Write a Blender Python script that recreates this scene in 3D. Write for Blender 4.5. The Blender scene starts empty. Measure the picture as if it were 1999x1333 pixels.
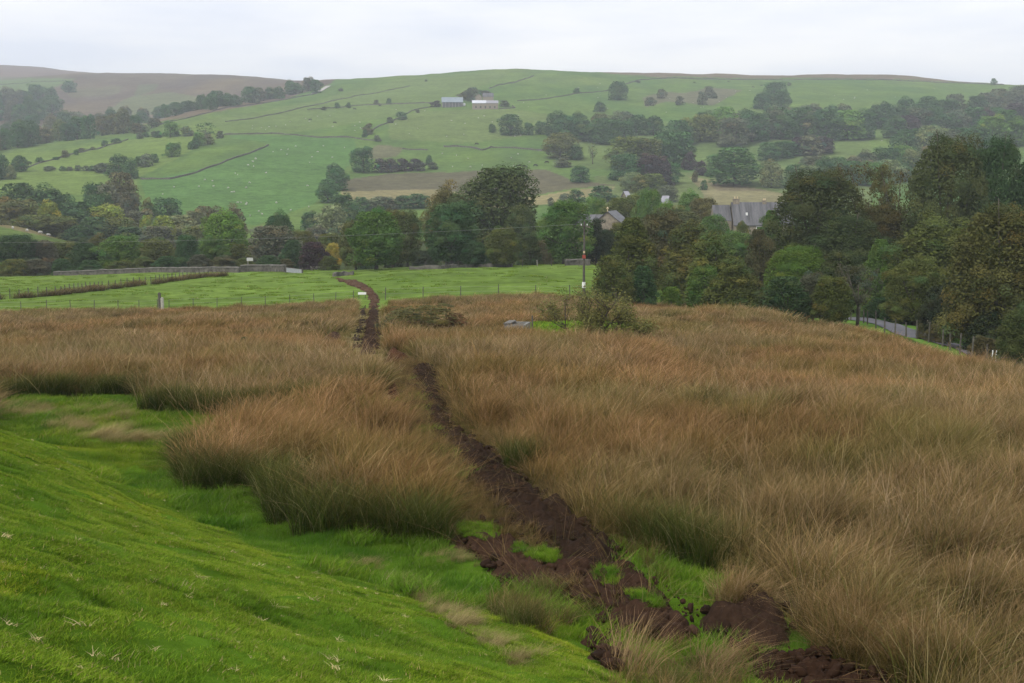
import bpy, math, random
import numpy as np
from math import radians as R

# ------------------------------------------------------------------ camera, world, sun
SC = bpy.context.scene
COL = SC.collection
W, H = 1999.0, 1333.0
F = 2414.0                      # focal length in photo pixels
PITCH = math.atan(316.0 / F)
CP, SP = math.cos(PITCH), math.sin(PITCH)

cam_d = bpy.data.cameras.new("camera")
cam = bpy.data.objects.new("camera", cam_d)
COL.objects.link(cam)
cam_d.sensor_fit = 'HORIZONTAL'
cam_d.sensor_width = 36.0
cam_d.lens = 36.0 * F / W
cam_d.clip_start = 0.1
cam_d.clip_end = 20000
cam.location = (0, 0, 0)
cam.rotation_euler = (math.pi / 2 - PITCH, 0, 0)
SC.camera = cam

SUN_EL, SUN_AZ = R(48), R(215)          # azimuth measured clockwise from +Y: behind the camera, to its left
world = bpy.data.worlds.new("World")
SC.world = world
world.use_nodes = True
nt = world.node_tree
nt.nodes.clear()
n_out = nt.nodes.new('ShaderNodeOutputWorld')
n_bg = nt.nodes.new('ShaderNodeBackground')
n_sky = nt.nodes.new('ShaderNodeTexSky')
n_sky.sky_type = 'NISHITA'
n_sky.sun_disc = False
n_sky.sun_elevation = SUN_EL
n_sky.sun_rotation = SUN_AZ
n_sky.dust_density = 2.0
n_tc = nt.nodes.new('ShaderNodeTexCoord')
n_map = nt.nodes.new('ShaderNodeMapping')
n_map.inputs['Scale'].default_value = (1.0, 1.0, 6.0)
n_map.inputs['Rotation'].default_value = (R(4), R(-7), 0)
n_no = nt.nodes.new('ShaderNodeTexNoise')
n_no.inputs['Scale'].default_value = 2.6
n_no.inputs['Detail'].default_value = 6
n_no.inputs['Roughness'].default_value = 0.55
n_ramp = nt.nodes.new('ShaderNodeValToRGB')
n_ramp.color_ramp.elements[0].position = 0.40
n_ramp.color_ramp.elements[0].color = (6.15, 6.4, 7.3, 1)
n_ramp.color_ramp.elements[1].position = 0.62
n_ramp.color_ramp.elements[1].color = (8.4, 8.2, 8.1, 1)
n_mix = nt.nodes.new('ShaderNodeMix')
n_mix.data_type = 'RGBA'
n_mix.inputs[0].default_value = 0.93     # nearly closed cloud cover over the blue
L = nt.links.new
L(n_tc.outputs['Generated'], n_map.inputs['Vector'])
L(n_map.outputs[0], n_no.inputs['Vector'])
L(n_no.outputs['Fac'], n_ramp.inputs[0])
L(n_sky.outputs[0], n_mix.inputs[6])
L(n_ramp.outputs[0], n_mix.inputs[7])
L(n_mix.outputs[2], n_bg.inputs['Color'])
n_bg.inputs['Strength'].default_value = 0.10
L(n_bg.outputs[0], n_out.inputs[0])

sun_d = bpy.data.lights.new("sun", 'SUN')
sun_d.energy = 1.5
sun_d.angle = R(14)
sun_d.color = (1.0, 0.95, 0.87)
sun = bpy.data.objects.new("sun", sun_d)
COL.objects.link(sun)
sun.rotation_euler = (math.pi / 2 - SUN_EL, 0, math.pi - SUN_AZ)
SC.view_settings.view_transform = 'Standard'
SC.view_settings.look = 'None'
SC.view_settings.exposure = 0.74
SC.view_settings.gamma = 1.0
SC.cycles.max_bounces = 6
SC.cycles.diffuse_bounces = 3
SC.cycles.transmission_bounces = 3
SC.cycles.volume_bounces = 0
SC.cycles.sample_clamp_indirect = 4.0
SC.render.filter_size = 1.5

rng = np.random.default_rng(7)
random.seed(7)

# ------------------------------------------------------------------ numeric helpers
def e_of(py):
    k = (H / 2 - np.asarray(py, float)) / F
    return (k * CP - SP) / (CP + k * SP)

def u_of(px, e):
    return (np.asarray(px, float) - W / 2) / F * (CP - e * SP)

def project(X, Y, Z):
    f = Y * CP - Z * SP
    f = np.where(f < 0.05, 0.05, f)
    return W / 2 + F * X / f, H / 2 - F * (Y * SP + Z * CP) / f

def hash2(ix, iy, seed):
    h = (ix.astype(np.int64) * 374761393 + iy.astype(np.int64) * 668265263 + seed * 974634777) & 0xFFFFFFFF
    h = ((h ^ (h >> 13)) * 1274126177) & 0xFFFFFFFF
    h = h ^ (h >> 16)
    return (h & 0xFFFFFF) / float(0xFFFFFF)

def vnoise(x, y, seed=0):
    x = np.asarray(x, float); y = np.asarray(y, float)
    ix = np.floor(x); iy = np.floor(y)
    fx = x - ix; fy = y - iy
    fx = fx * fx * fx * (fx * (fx * 6 - 15) + 10); fy = fy * fy * fy * (fy * (fy * 6 - 15) + 10)
    a = hash2(ix, iy, seed); b = hash2(ix + 1, iy, seed); c = hash2(ix, iy + 1, seed); d = hash2(ix + 1, iy + 1, seed)
    return (a * (1 - fx) + b * fx) * (1 - fy) + (c * (1 - fx) + d * fx) * fy

def fbm(x, y, seed=0, octaves=4, gain=0.5):
    s = 0.0; a = 1.0; t = 0.0
    for o in range(octaves):
        s = s + a * vnoise(x * 2 ** o + 17.3 * o, y * 2 ** o - 9.1 * o, seed + o); t += a; a *= gain
    return s / t                                   # 0..1, mean .5

def sstep(a, b, x):
    t = np.clip((np.asarray(x, float) - a) / (b - a), 0, 1)
    return t * t * (3 - 2 * t)

def pchip(x, y, q):
    x = np.asarray(x, float); y = np.asarray(y, float)
    h = np.diff(x); d = np.diff(y, axis=0) / (h if y.ndim == 1 else h[:, None])
    m = np.zeros_like(y)
    m[0] = d[0]; m[-1] = d[-1]
    for i in range(1, len(x) - 1):
        w1 = 2 * h[i] + h[i - 1]; w2 = h[i] + 2 * h[i - 1]
        ok = d[i - 1] * d[i] > 0
        with np.errstate(divide='ignore', invalid='ignore'):
            v = (w1 + w2) / (w1 / d[i - 1] + w2 / d[i])
        m[i] = np.where(ok, v, 0)
    i = np.clip(np.searchsorted(x, q) - 1, 0, len(x) - 2)
    t = np.clip((q - x[i]) / h[i], 0, 1)
    hh = h[i]
    if y.ndim == 2:
        t = t[:, None]; hh = hh[:, None]
    return (y[i] * (1 + 2 * t) * (1 - t) ** 2 + m[i] * hh * t * (1 - t) ** 2 + y[i + 1] * t * t * (3 - 2 * t) + m[i + 1] * hh * t * t * (t - 1))

# ------------------------------------------------------------------ terrain: the valley, column by column
NEAR = [(0.0, -5.30), (14, -5.50), (22, -5.65), (31, -6.0)]     # (distance, height) of the flat below the bank
TAB = {   # azimuth (photo column) : (distance, photo row of the bare ground there)
    0: [(60, 687), (115, 613), (160, 566), (205, 541), (240, 535), (300, 482), (350, 440), (400, 458), (450, 445), (520, 400), (600, 366), (680, 332), (780, 302), (880, 286), (1000, 290), (1200, 262), (1400, 226), (1700, 182), (2000, 160), (2400, 150), (3200, 127), (4500, 150)],
    200: [(60, 684), (117, 611), (160, 562), (200, 538), (240, 532), (310, 505), (350, 492), (400, 474), (450, 458), (540, 400), (620, 360), (700, 325), (800, 295), (900, 272), (1000, 264), (1150, 262), (1400, 235), (1700, 180), (2100, 143), (2600, 147), (3200, 144), (4500, 165)],
    450: [(60, 680), (118, 604), (160, 556), (195, 532), (240, 528), (300, 512), (400, 480), (480, 440), (580, 382), (680, 322), (800, 276), (950, 240), (1150, 207), (1300, 207), (1500, 192), (1900, 153), (2150, 148), (3200, 172), (4500, 190)],
    650: [(60, 675), (120, 591), (160, 552), (190, 531), (240, 526), (300, 508), (400, 480), (480, 440), (560, 392), (650, 345), (750, 300), (900, 250), (1050, 220), (1250, 186), (1500, 157), (1800, 159), (2150, 162), (3200, 190), (4500, 200)],
    850: [(60, 672), (122, 585), (160, 541), (188, 523), (240, 520), (300, 505), (400, 478), (480, 440), (560, 398), (640, 355), (750, 305), (900, 250), (1000, 222), (1100, 200), (1300, 168), (1500, 146), (1800, 150), (2500, 170), (4500, 200)],
    1000: [(60, 670), (122, 582), (160, 540), (188, 522), (240, 518), (300, 505), (400, 478), (480, 440), (560, 398), (650, 350), (750, 305), (880, 255), (1000, 218), (1100, 195), (1300, 161), (1500, 137), (1800, 142), (2500, 165), (4500, 200)],
    1150: [(60, 668), (122, 584), (160, 543), (185, 522), (240, 515), (330, 500), (420, 472), (480, 432), (560, 390), (650, 345), (800, 287), (950, 240), (1100, 200), (1300, 165), (1500, 141), (1800, 148), (2500, 165), (4500, 200)],
    1400: [(40, 775), (60, 680), (85, 618), (105, 622), (140, 594), (200, 520), (260, 470), (330, 462), (450, 440), (520, 408), (600, 372), (700, 332), (800, 290), (950, 240), (1100, 206), (1300, 175), (1500, 153), (1570, 146), (1800, 150), (2500, 165), (4500, 200)],
    1700: [(40, 785), (60, 690), (76, 652), (92, 645), (105, 627), (130, 600), (200, 520), (300, 470), (420, 440), (550, 390), (650, 345), (800, 290), (950, 245), (1100, 210), (1300, 178), (1500, 156), (1570, 147), (1800, 152), (2500, 170), (4500, 200)],
    2000: [(40, 800), (57, 724), (66, 728), (75, 706), (90, 680), (130, 610), (200, 530), (300, 470), (450, 420), (550, 370), (650, 325), (800, 275), (950, 240), (1100, 215), (1300, 190), (1500, 167), (1700, 170), (2500, 180), (4500, 210)],
}
TAB[-700] = [(y, p + 4) for y, p in TAB[0]]
TAB[-1600] = [(y, p + 4) for y, p in TAB[0]]
TAB[2600] = [(y, p + 2) for y, p in TAB[2000]]
TAB[3600] = [(y, p + 2) for y, p in TAB[2000]]
GY = np.concatenate([np.linspace(-6, 14, 30)[:-1], np.geomspace(14, 5200, 520)])
cols = sorted(TAB)
CU = np.array([(c - W / 2) / F * CP for c in cols])
ZC = []
for c in cols:
    pts = list(NEAR) + [(y, float(e_of(p)) * y) for y, p in TAB[c]]
    pts = [(-8.0, -5.2)] + pts + [(5400, pts[-1][1])] if False else [(-8.0, -5.2)] + pts + [(5400, float(e_of(TAB[c][-1][1])) * 4500)]
    ZC.append(pchip([p[0] for p in pts], [p[1] for p in pts], GY))
ZC = np.array(ZC)
GU = np.linspace(CU[0], CU[-1], 420)
ZG = pchip(CU, ZC, GU)                                 # (u, Y)

def toe_s(X, Y):                                       # metres inside the toe of the grass bank
    return -0.755 * X - 0.655 * Y + 9.43 + 0.35 * np.sin(X * 0.55 + 1.0) + 0.5 * (fbm(X * 0.3, Y * 0.3, 91, 2) - 0.5)

def ground(X, Y, detail=True):
    X = np.asarray(X, float); Y = np.asarray(Y, float)
    yy = np.clip(Y, GY[0], GY[-1] - 1e-6)
    u = np.clip(X / np.maximum(Y, 9.0), GU[0], GU[-1] - 1e-9)
    a = (u - GU[0]) / (GU[1] - GU[0]); i = np.clip(a.astype(int), 0, len(GU) - 2); a = a - i
    j = np.clip(np.searchsorted(GY, yy, side='right') - 1, 0, len(GY) - 2)
    b = (yy - GY[j]) / (GY[j + 1] - GY[j])
    z = (ZG[i, j] * (1 - a) + ZG[i + 1, j] * a) * (1 - b) + (ZG[i, j + 1] * (1 - a) + ZG[i + 1, j + 1] * a) * b
    s = toe_s(X, Y)
    k = 0.32                                           # soft plus: flat meets bank
    bank = 0.42 * k * np.log1p(np.exp(np.clip(s / k, -30, 30)))
    bank = np.minimum(bank, 3.98 + 0.06 * np.maximum(s - 9.4, 0))
    z = z + bank
    if detail:
        al = 0.655 * X - 0.755 * Y; ac = -0.755 * X - 0.655 * Y          # along / across the bank: little sheep terraces
        z = z + sstep(0.3, 1.5, s) * (0.17 * (fbm(al * 0.45, ac * 1.5, 401, 3) - 0.5) + 0.08 * (fbm(al * 1.6, ac * 2.4, 403, 2) - 0.5))
        near = 1 - sstep(40, 120, Y)
        z = z + near * (0.16 * (fbm(X * 0.8, Y * 0.8, 3, 3) - 0.5) + 0.10 * (fbm(X * 2.6, Y * 2.6, 5, 2) - 0.5))
        mid = sstep(30, 90, Y) * (1 - sstep(400, 600, Y))
        z = z + mid * 0.5 * (fbm(X * 0.12, Y * 0.12, 8, 3) - 0.5)
        far = sstep(450, 700, Y)
        z = z + far * (5.0 * (fbm(X * 0.012, Y * 0.008, 11, 3) - 0.5) + 1.2 * (fbm(X * 0.06, Y * 0.05, 15, 3) - 0.5))
    return z

def hit(px, py, ymin=4.0, ymax=4600.0):
    """ground point seen at a photo pixel (arrays allowed)"""
    px = np.atleast_1d(np.asarray(px, float)); py = np.atleast_1d(np.asarray(py, float))
    e = e_of(py); u = u_of(px, e)
    Ys = np.geomspace(ymin, ymax, 2600)
    out = np.zeros((len(px), 3))
    for n in range(len(px)):
        d = e[n] * Ys - ground(u[n] * Ys, Ys)
        q = np.nonzero(d <= 0)[0]
        m = q[0] if len(q) else len(Ys) - 1
        y = Ys[m]
        if 0 < m < len(Ys) - 1 and d[m - 1] > 0:
            t = d[m - 1] / (d[m - 1] - d[m]); y = Ys[m - 1] + t * (Ys[m] - Ys[m - 1])
        out[n] = (u[n] * y, y, float(ground(np.array([u[n] * y]), np.array([y]))[0]))
    return out

def inside(poly, x, y):
    poly = np.asarray(poly, float)
    r = np.zeros(x.shape, bool)
    x0, y0 = poly.min(0); x1, y1 = poly.max(0)
    m = (x >= x0) & (x <= x1) & (y >= y0) & (y <= y1)
    xs = x[m]; ys = y[m]; c = np.zeros(xs.shape, bool)
    j = len(poly) - 1
    for i in range(len(poly)):
        xi, yi = poly[i]; xj, yj = poly[j]
        if yi != yj:
            c ^= ((yi > ys) != (yj > ys)) & (xs < (xj - xi) * (ys - yi) / (yj - yi) + xi)
        j = i
    r[m] = c
    return r

def edge_dist(poly, x, y):
    poly = np.asarray(poly, float); d = np.full(x.shape, 1e9)
    for i in range(len(poly)):
        a = poly[i - 1]; b = poly[i]; ab = b - a
        t = np.clip(((x - a[0]) * ab[0] + (y - a[1]) * ab[1]) / (ab @ ab + 1e-9), 0, 1)
        d = np.minimum(d, np.hypot(x - a[0] - t * ab[0], y - a[1] - t * ab[1]))
    return d

def gpoly(pts, ymin=4.0, ymax=4600.0):
    """photo-pixel outline of a patch of ground -> outline in metres"""
    p = np.asarray(pts, float)
    return hit(p[:, 0], p[:, 1], ymin, ymax)[:, :2]

# ------------------------------------------------------------------ materials
def lin(r, g, b):
    f = lambda c: ((c / 255 + 0.055) / 1.055) ** 2.4 if c > 10 else c / 255 / 12.92
    return (f(r), f(g), f(b))

def mat(name, build):
    m = bpy.data.materials.new(name); m.use_nodes = True
    t = m.node_tree
    b = t.nodes['Principled BSDF']
    b.inputs['Roughness'].default_value = 0.85
    b.inputs['Specular IOR Level'].default_value = 0.15
    build(t, b)
    return m

def N(t, kind, **kw):
    n = t.nodes.new(kind)
    for k, v in kw.items():
        setattr(n, k, v)
    return n

def noise(t, scale, detail=4, rough=0.55, vec=None):
    n = N(t, 'ShaderNodeTexNoise')
    n.inputs['Scale'].default_value = scale; n.inputs['Detail'].default_value = detail; n.inputs['Roughness'].default_value = rough
    if vec is None:
        g = N(t, 'ShaderNodeNewGeometry'); vec = g.outputs['Position']
    t.links.new(vec, n.inputs['Vector'])
    return n.outputs['Fac']

def maprange(t, v, a, b, c, d):
    n = N(t, 'ShaderNodeMapRange')
    t.links.new(v, n.inputs[0])
    for i, q in enumerate((a, b, c, d)):
        n.inputs[i + 1].default_value = q
    return n.outputs[0]

def mul(t, col, fac):
    n = N(t, 'ShaderNodeMix', data_type='RGBA', blend_type='MULTIPLY')
    n.inputs[0].default_value = 1.0
    t.links.new(col, n.inputs[6]); t.links.new(fac, n.inputs[7])
    return n.outputs[2]

def mixc(t, fac, a, b):
    n = N(t, 'ShaderNodeMix', data_type='RGBA')
    for s, i in ((fac, 0), (a, 6), (b, 7)):
        if isinstance(s, (tuple, list)):
            n.inputs[i].default_value = (*s[:3], 1)
        elif isinstance(s, (int, float)):
            n.inputs[i].default_value = s
        else:
            t.links.new(s, n.inputs[i])
    return n.outputs[2]

def simple(name, c1, c2, scale=4.0, rough=0.85, bump=0.0):
    def b(t, p):
        f = noise(t, scale, 6, 0.6)
        t.links.new(mixc(t, maprange(t, f, 0.3, 0.7, 0, 1), c1, c2), p.inputs['Base Color'])
        p.inputs['Roughness'].default_value = rough
        if bump:
            bn = N(t, 'ShaderNodeBump'); bn.inputs['Distance'].default_value = bump
            t.links.new(f, bn.inputs['Height']); t.links.new(bn.outputs[0], p.inputs['Normal'])
    return mat(name, b)

def b_terrain(t, p):
    a = N(t, 'ShaderNodeAttribute', attribute_name='cover')
    f1 = mul(t, maprange(t, noise(t, 0.035, 6, 0.6), 0.25, 0.75, 0.80, 1.20), maprange(t, noise(t, 0.22, 6, 0.7), 0.25, 0.75, 0.60, 1.40))
    f2 = maprange(t, noise(t, 0.9, 6, 0.65), 0.25, 0.75, 0.70, 1.30)
    c = mul(t, mul(t, a.outputs['Color'], f1), f2)
    t.links.new(c, p.inputs['Base Color'])
    bn = N(t, 'ShaderNodeBump'); bn.inputs['Distance'].default_value = 0.25; bn.inputs['Strength'].default_value = 0.6
    t.links.new(noise(t, 1.7, 8, 0.7), bn.inputs['Height']); t.links.new(bn.outputs[0], p.inputs['Normal'])
    p.inputs['Roughness'].default_value = 0.95; p.inputs['Specular IOR Level'].default_value = 0.0
M_TERRAIN = mat('terrain', b_terrain)

def b_blade(t, p, tr=0.25):
    a = N(t, 'ShaderNodeAttribute', attribute_name='tone')
    i = N(t, 'ShaderNodeAttribute', attribute_name='tint', attribute_type='INSTANCER')
    c = mul(t, a.outputs['Color'], i.outputs['Color'])
    t.links.new(c, p.inputs['Base Color'])
    p.inputs['Roughness'].default_value = 0.7; p.inputs['Specular IOR Level'].default_value = 0.06
    tl = N(t, 'ShaderNodeBsdfTranslucent'); t.links.new(c, tl.inputs['Color'])
    mx = N(t, 'ShaderNodeMixShader'); mx.inputs[0].default_value = tr
    t.links.new(p.outputs[0], mx.inputs[1]); t.links.new(tl.outputs[0], mx.inputs[2])
    t.links.new(mx.outputs[0], t.nodes['Material Output'].inputs[0])
M_BLADE = mat('blade', b_blade)

def b_leaf(t, p):
    a = N(t, 'ShaderNodeAttribute', attribute_name='tone')
    o = N(t, 'ShaderNodeObjectInfo')
    c = mul(t, a.outputs['Color'], o.outputs['Color'])
    t.links.new(c, p.inputs['Base Color'])
    p.inputs['Roughness'].default_value = 0.8; p.inputs['Specular IOR Level'].default_value = 0.05
    tl = N(t, 'ShaderNodeBsdfTranslucent'); t.links.new(c, tl.inputs['Color'])
    mx = N(t, 'ShaderNodeMixShader'); mx.inputs[0].default_value = 0.12
    t.links.new(p.outputs[0], mx.inputs[1]); t.links.new(tl.outputs[0], mx.inputs[2])
    t.links.new(mx.outputs[0], t.nodes['Material Output'].inputs[0])
M_LEAF = mat('leaf', b_leaf)
M_BARK = simple('bark', (0.05, 0.042, 0.032), (0.12, 0.105, 0.085), 3.0, 0.9, 0.03)
def b_soil(t, p):
    p.inputs['Specular IOR Level'].default_value = 0.05
    a = N(t, 'ShaderNodeAttribute', attribute_name='tone')
    f = maprange(t, noise(t, 9.0, 8, 0.7), 0.3, 0.7, 0.55, 1.5)
    t.links.new(mul(t, a.outputs['Color'], f), p.inputs['Base Color'])
    bn = N(t, 'ShaderNodeBump'); bn.inputs['Distance'].default_value = 0.04
    t.links.new(noise(t, 22.0, 6, 0.7), bn.inputs['Height']); t.links.new(bn.outputs[0], p.inputs['Normal'])
M_SOIL = mat('peat', b_soil)

# ------------------------------------------------------------------ object helpers
def new_mesh(name, verts, faces=None, quads=None, material=None, tone=None, smooth=False):
    me = bpy.data.meshes.new(name)
    verts = np.asarray(verts, np.float32)
    if quads is not None:
        q = np.asarray(quads, np.int32); k = q.shape[1]
        me.vertices.add(len(verts)); me.vertices.foreach_set('co', verts.ravel())
        me.loops.add(q.size); me.loops.foreach_set('vertex_index', q.ravel())
        me.polygons.add(len(q))
        me.polygons.foreach_set('loop_start', np.arange(0, q.size, k, dtype=np.int32))
        me.polygons.foreach_set('loop_total', np.full(len(q), k, np.int32))
        me.update(calc_edges=True)
    else:
        me.from_pydata([tuple(map(float, v)) for v in verts], [], faces or [])
        me.update()
    if tone is not None:
        at = me.color_attributes.new(tone[0], 'FLOAT_COLOR', 'POINT')
        c = np.ones((len(verts), 4), np.float32); c[:, :3] = tone[1]
        at.data.foreach_set('color', c.ravel())
    if smooth:
        me.polygons.foreach_set('use_smooth', np.ones(len(me.polygons), bool))
    if material:
        me.materials.append(material)
    me.validate()
    return me

def obj(name, me, parent=None, loc=None):
    o = bpy.data.objects.new(name, me); COL.objects.link(o)
    if parent is not None:
        o.parent = parent
    if loc is not None:
        o.location = loc
    return o

def tag(o, label=None, cat=None, group=None, kind=None):
    if label: o['label'] = label
    if cat: o['category'] = cat
    if group: o['group'] = group
    if kind or cat: o['kind'] = kind or 'thing'
    return o

def thing(name, label, cat, loc=(0, 0, 0), rz=0.0, group=None, scale=(1, 1, 1)):
    o = bpy.data.objects.new(name, None); COL.objects.link(o)
    o.empty_display_size = 0.2
    o.location = loc; o.rotation_euler = (0, 0, rz); o.scale = scale
    return tag(o, label, cat, group)

class MB:
    """collects boxes, tubes and prisms into one mesh"""
    def __init__(s): s.v = []; s.f = []
    def add(s, v, f):
        n = len(s.v); s.v += [tuple(map(float, q)) for q in v]; s.f += [tuple(i + n for i in q) for q in f]; return s
    def box(s, x0, x1, y0, y1, z0, z1):
        return s.add([(x0, y0, z0), (x1, y0, z0), (x1, y1, z0), (x0, y1, z0), (x0, y0, z1), (x1, y0, z1), (x1, y1, z1), (x0, y1, z1)],
                     [(3, 2, 1, 0), (4, 5, 6, 7), (0, 1, 5, 4), (1, 2, 6, 5), (2, 3, 7, 6), (3, 0, 4, 7)])
    def tube(s, pts, rad, n=6, cap=True):
        pts = [np.asarray(p, float) for p in pts]; v = []; f = []
        for i, p in enumerate(pts):
            d = pts[min(i + 1, len(pts) - 1)] - pts[max(i - 1, 0)]; d = d / (np.linalg.norm(d) + 1e-9)
            a = np.cross(d, (0.31, 0.95, 0.05) if abs(d[1]) < 0.9 else (1, 0, 0)); a /= np.linalg.norm(a) + 1e-9
            b = np.cross(d, a)
            r = rad[i] if hasattr(rad, '__len__') else rad
            for k in range(n):
                t = 2 * math.pi * k / n
                v.append(p + r * (math.cos(t) * a + math.sin(t) * b))
        for i in range(len(pts) - 1):
            for k in range(n):
                f.append((i * n + k, i * n + (k + 1) % n, (i + 1) * n + (k + 1) % n, (i + 1) * n + k))
        if cap:
            f.append(tuple(range(n))[::-1]); f.append(tuple(range((len(pts) - 1) * n, len(pts) * n)))
        return s.add(v, f)
    def mesh(s, name, m, smooth=False): return new_mesh(name, s.v, faces=s.f, material=m, smooth=smooth)
    def build(s, name, m, parent=None, smooth=False): return obj(name, s.mesh(name, m, smooth), parent)

# ------------------------------------------------------------------ outlines of the ground covers (photo pixels on the bare ground)
RUSH_MAIN = gpoly([(1225, 1075), (1135, 1012), (1060, 965), (1000, 915), (945, 870), (905, 838), (880, 800), (862, 752), (850, 722), (815, 705), (760, 688), (742, 660), (752, 625), (766, 592),
                   (900, 583), (1080, 582), (1160, 590), (1260, 598), (1400, 612), (1550, 632), (1650, 645), (1750, 672), (1850, 700), (1950, 726), (2080, 750), (2500, 800), (2600, 1500), (1800, 1500), (1640, 1300), (1570, 1235), (1500, 1175), (1420, 1165), (1390, 1120), (1300, 1085)])
RUSH_LEFT = gpoly([(-700, 616), (-400, 614), (0, 612), (300, 609), (500, 603), (640, 594), (697, 588), (690, 640), (660, 680), (690, 700), (745, 700), (765, 740), (790, 790), (825, 850), (880, 905), (925, 960), (975, 1000), (955, 1030), (890, 1045), (870, 1078), (760, 1052), (650, 1040), (545, 1018), (538, 958), (480, 960), (400, 957), (363, 940), (372, 890), (430, 850), (520, 828), (600, 806), (600, 792), (520, 806), (420, 813), (288, 800), (282, 774), (150, 778), (0, 783), (-400, 800), (-900, 820)])
RUSH_STRIP = gpoly([(590, 800), (600, 801), (600, 803)])
RUSH_PATHS = [gpoly([(1000, 1160), (1120, 1150), (1150, 1210), (1080, 1235), (1000, 1225), (950, 1195)]), gpoly([(1205, 1330), (1250, 1245), (1330, 1250), (1450, 1275), (1500, 1330), (1400, 1420), (1180, 1420)]),
              gpoly([(1400, 1200), (1415, 1150), (1480, 1160), (1500, 1190)])]
GAPS = [gpoly([(995, 648), (1040, 630), (1180, 628), (1260, 640), (1250, 668), (1190, 676), (1110, 672)]), gpoly([(1470, 832), (1520, 815), (1580, 820), (1570, 842), (1500, 850)]), gpoly([(640, 716), (700, 705), (700, 720), (650, 730)])]
TRAMPLE = gpoly([(868, 1072), (885, 1045), (955, 1030), (975, 1000), (925, 960), (880, 905), (825, 850), (790, 790), (765, 740), (745, 700), (790, 690), (855, 712), (905, 838), (1000, 915), (1130, 1010), (1235, 1085), (1230, 1115), (1050, 1075), (900, 1055)])
TRENCH_STRIP = gpoly([(630, 708), (670, 640), (692, 600), (700, 588), (752, 588), (762, 640), (800, 716), (720, 722)])
SOILS = [   # outline, height of the heap, colour, cell size
    (gpoly([(1225, 1095), (1190, 1062), (1120, 1010), (1050, 962), (985, 905), (925, 860), (893, 838), (874, 800), (863, 750), (852, 718), (806, 716), (800, 745), (824, 795), (842, 850), (880, 890), (922, 958), (972, 1010), (1038, 1062), (1085, 1105), (1150, 1135), (1235, 1130)]), 0.12, (0.027, 0.0160, 0.0098), 0.055),
    (gpoly([(866, 1062), (900, 1050), (960, 1050), (1060, 1085), (1150, 1100), (1225, 1110), (1290, 1145), (1340, 1190), (1380, 1240), (1330, 1262), (1250, 1245), (1180, 1250), (1150, 1200), (1060, 1165), (980, 1158), (950, 1120), (915, 1085)]), 0.09, (0.044, 0.0245, 0.015), 0.045),
    (gpoly([(1350, 1205), (1420, 1195), (1465, 1165), (1530, 1190), (1565, 1240), (1510, 1268), (1430, 1255), (1370, 1245)]), 0.22, (0.032, 0.0185, 0.0115), 0.045),
    (gpoly([(1420, 1262), (1500, 1285), (1600, 1280), (1690, 1315), (1780, 1350), (1600, 1400), (1500, 1345)]), 0.08, (0.036, 0.019, 0.011), 0.045),
    (gpoly([(1140, 1245), (1200, 1250), (1230, 1300), (1200, 1330), (1150, 1285)]), 0.06, (0.044, 0.0245, 0.015), 0.045),
    (gpoly([(748, 712), (760, 690), (785, 688), (800, 708), (775, 722)]), 0.26, (0.075, 0.035, 0.018), 0.07),
    (gpoly([(755, 780), (765, 758), (778, 762), (782, 782)]), 0.25, (0.05, 0.022, 0.013), 0.06),
    (gpoly([(700, 690), (712, 640), (722, 600), (736, 600), (743, 640), (738, 690), (728, 700)]), 0.12, (0.034, 0.020, 0.012), 0.12),
    (gpoly([(684, 690), (694, 645), (706, 600), (716, 598), (708, 648), (698, 692)]), 0.05, (0.030, 0.021, 0.014), 0.10),
    (gpoly([(720, 602), (722, 587), (714, 572), (690, 560), (660, 549), (657, 543), (690, 548), (720, 559), (738, 577), (740, 602)]), 0.10, (0.075, 0.043, 0.026), 0.12),
    (gpoly([(640, 660), (660, 650), (668, 664), (650, 672)]), 0.2, (0.05, 0.03, 0.02), 0.12),
]
SODS = [gpoly([(888, 1050), (925, 1036), (990, 1055), (1028, 1088), (1022, 1100), (980, 1078), (900, 1062)]), gpoly([(1020, 1062), (1075, 1068), (1065, 1082), (1024, 1080)]), gpoly([(1035, 1095), (1075, 1100), (1080, 1118), (1040, 1112)]),
        gpoly([(1155, 1122), (1195, 1125), (1200, 1150), (1170, 1142)]), gpoly([(1185, 1152), (1210, 1158), (1205, 1170)]), gpoly([(1225, 1172), (1275, 1185), (1285, 1208), (1250, 1205)]), gpoly([(1105, 1098), (1132, 1098), (1125, 1112)])]

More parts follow.
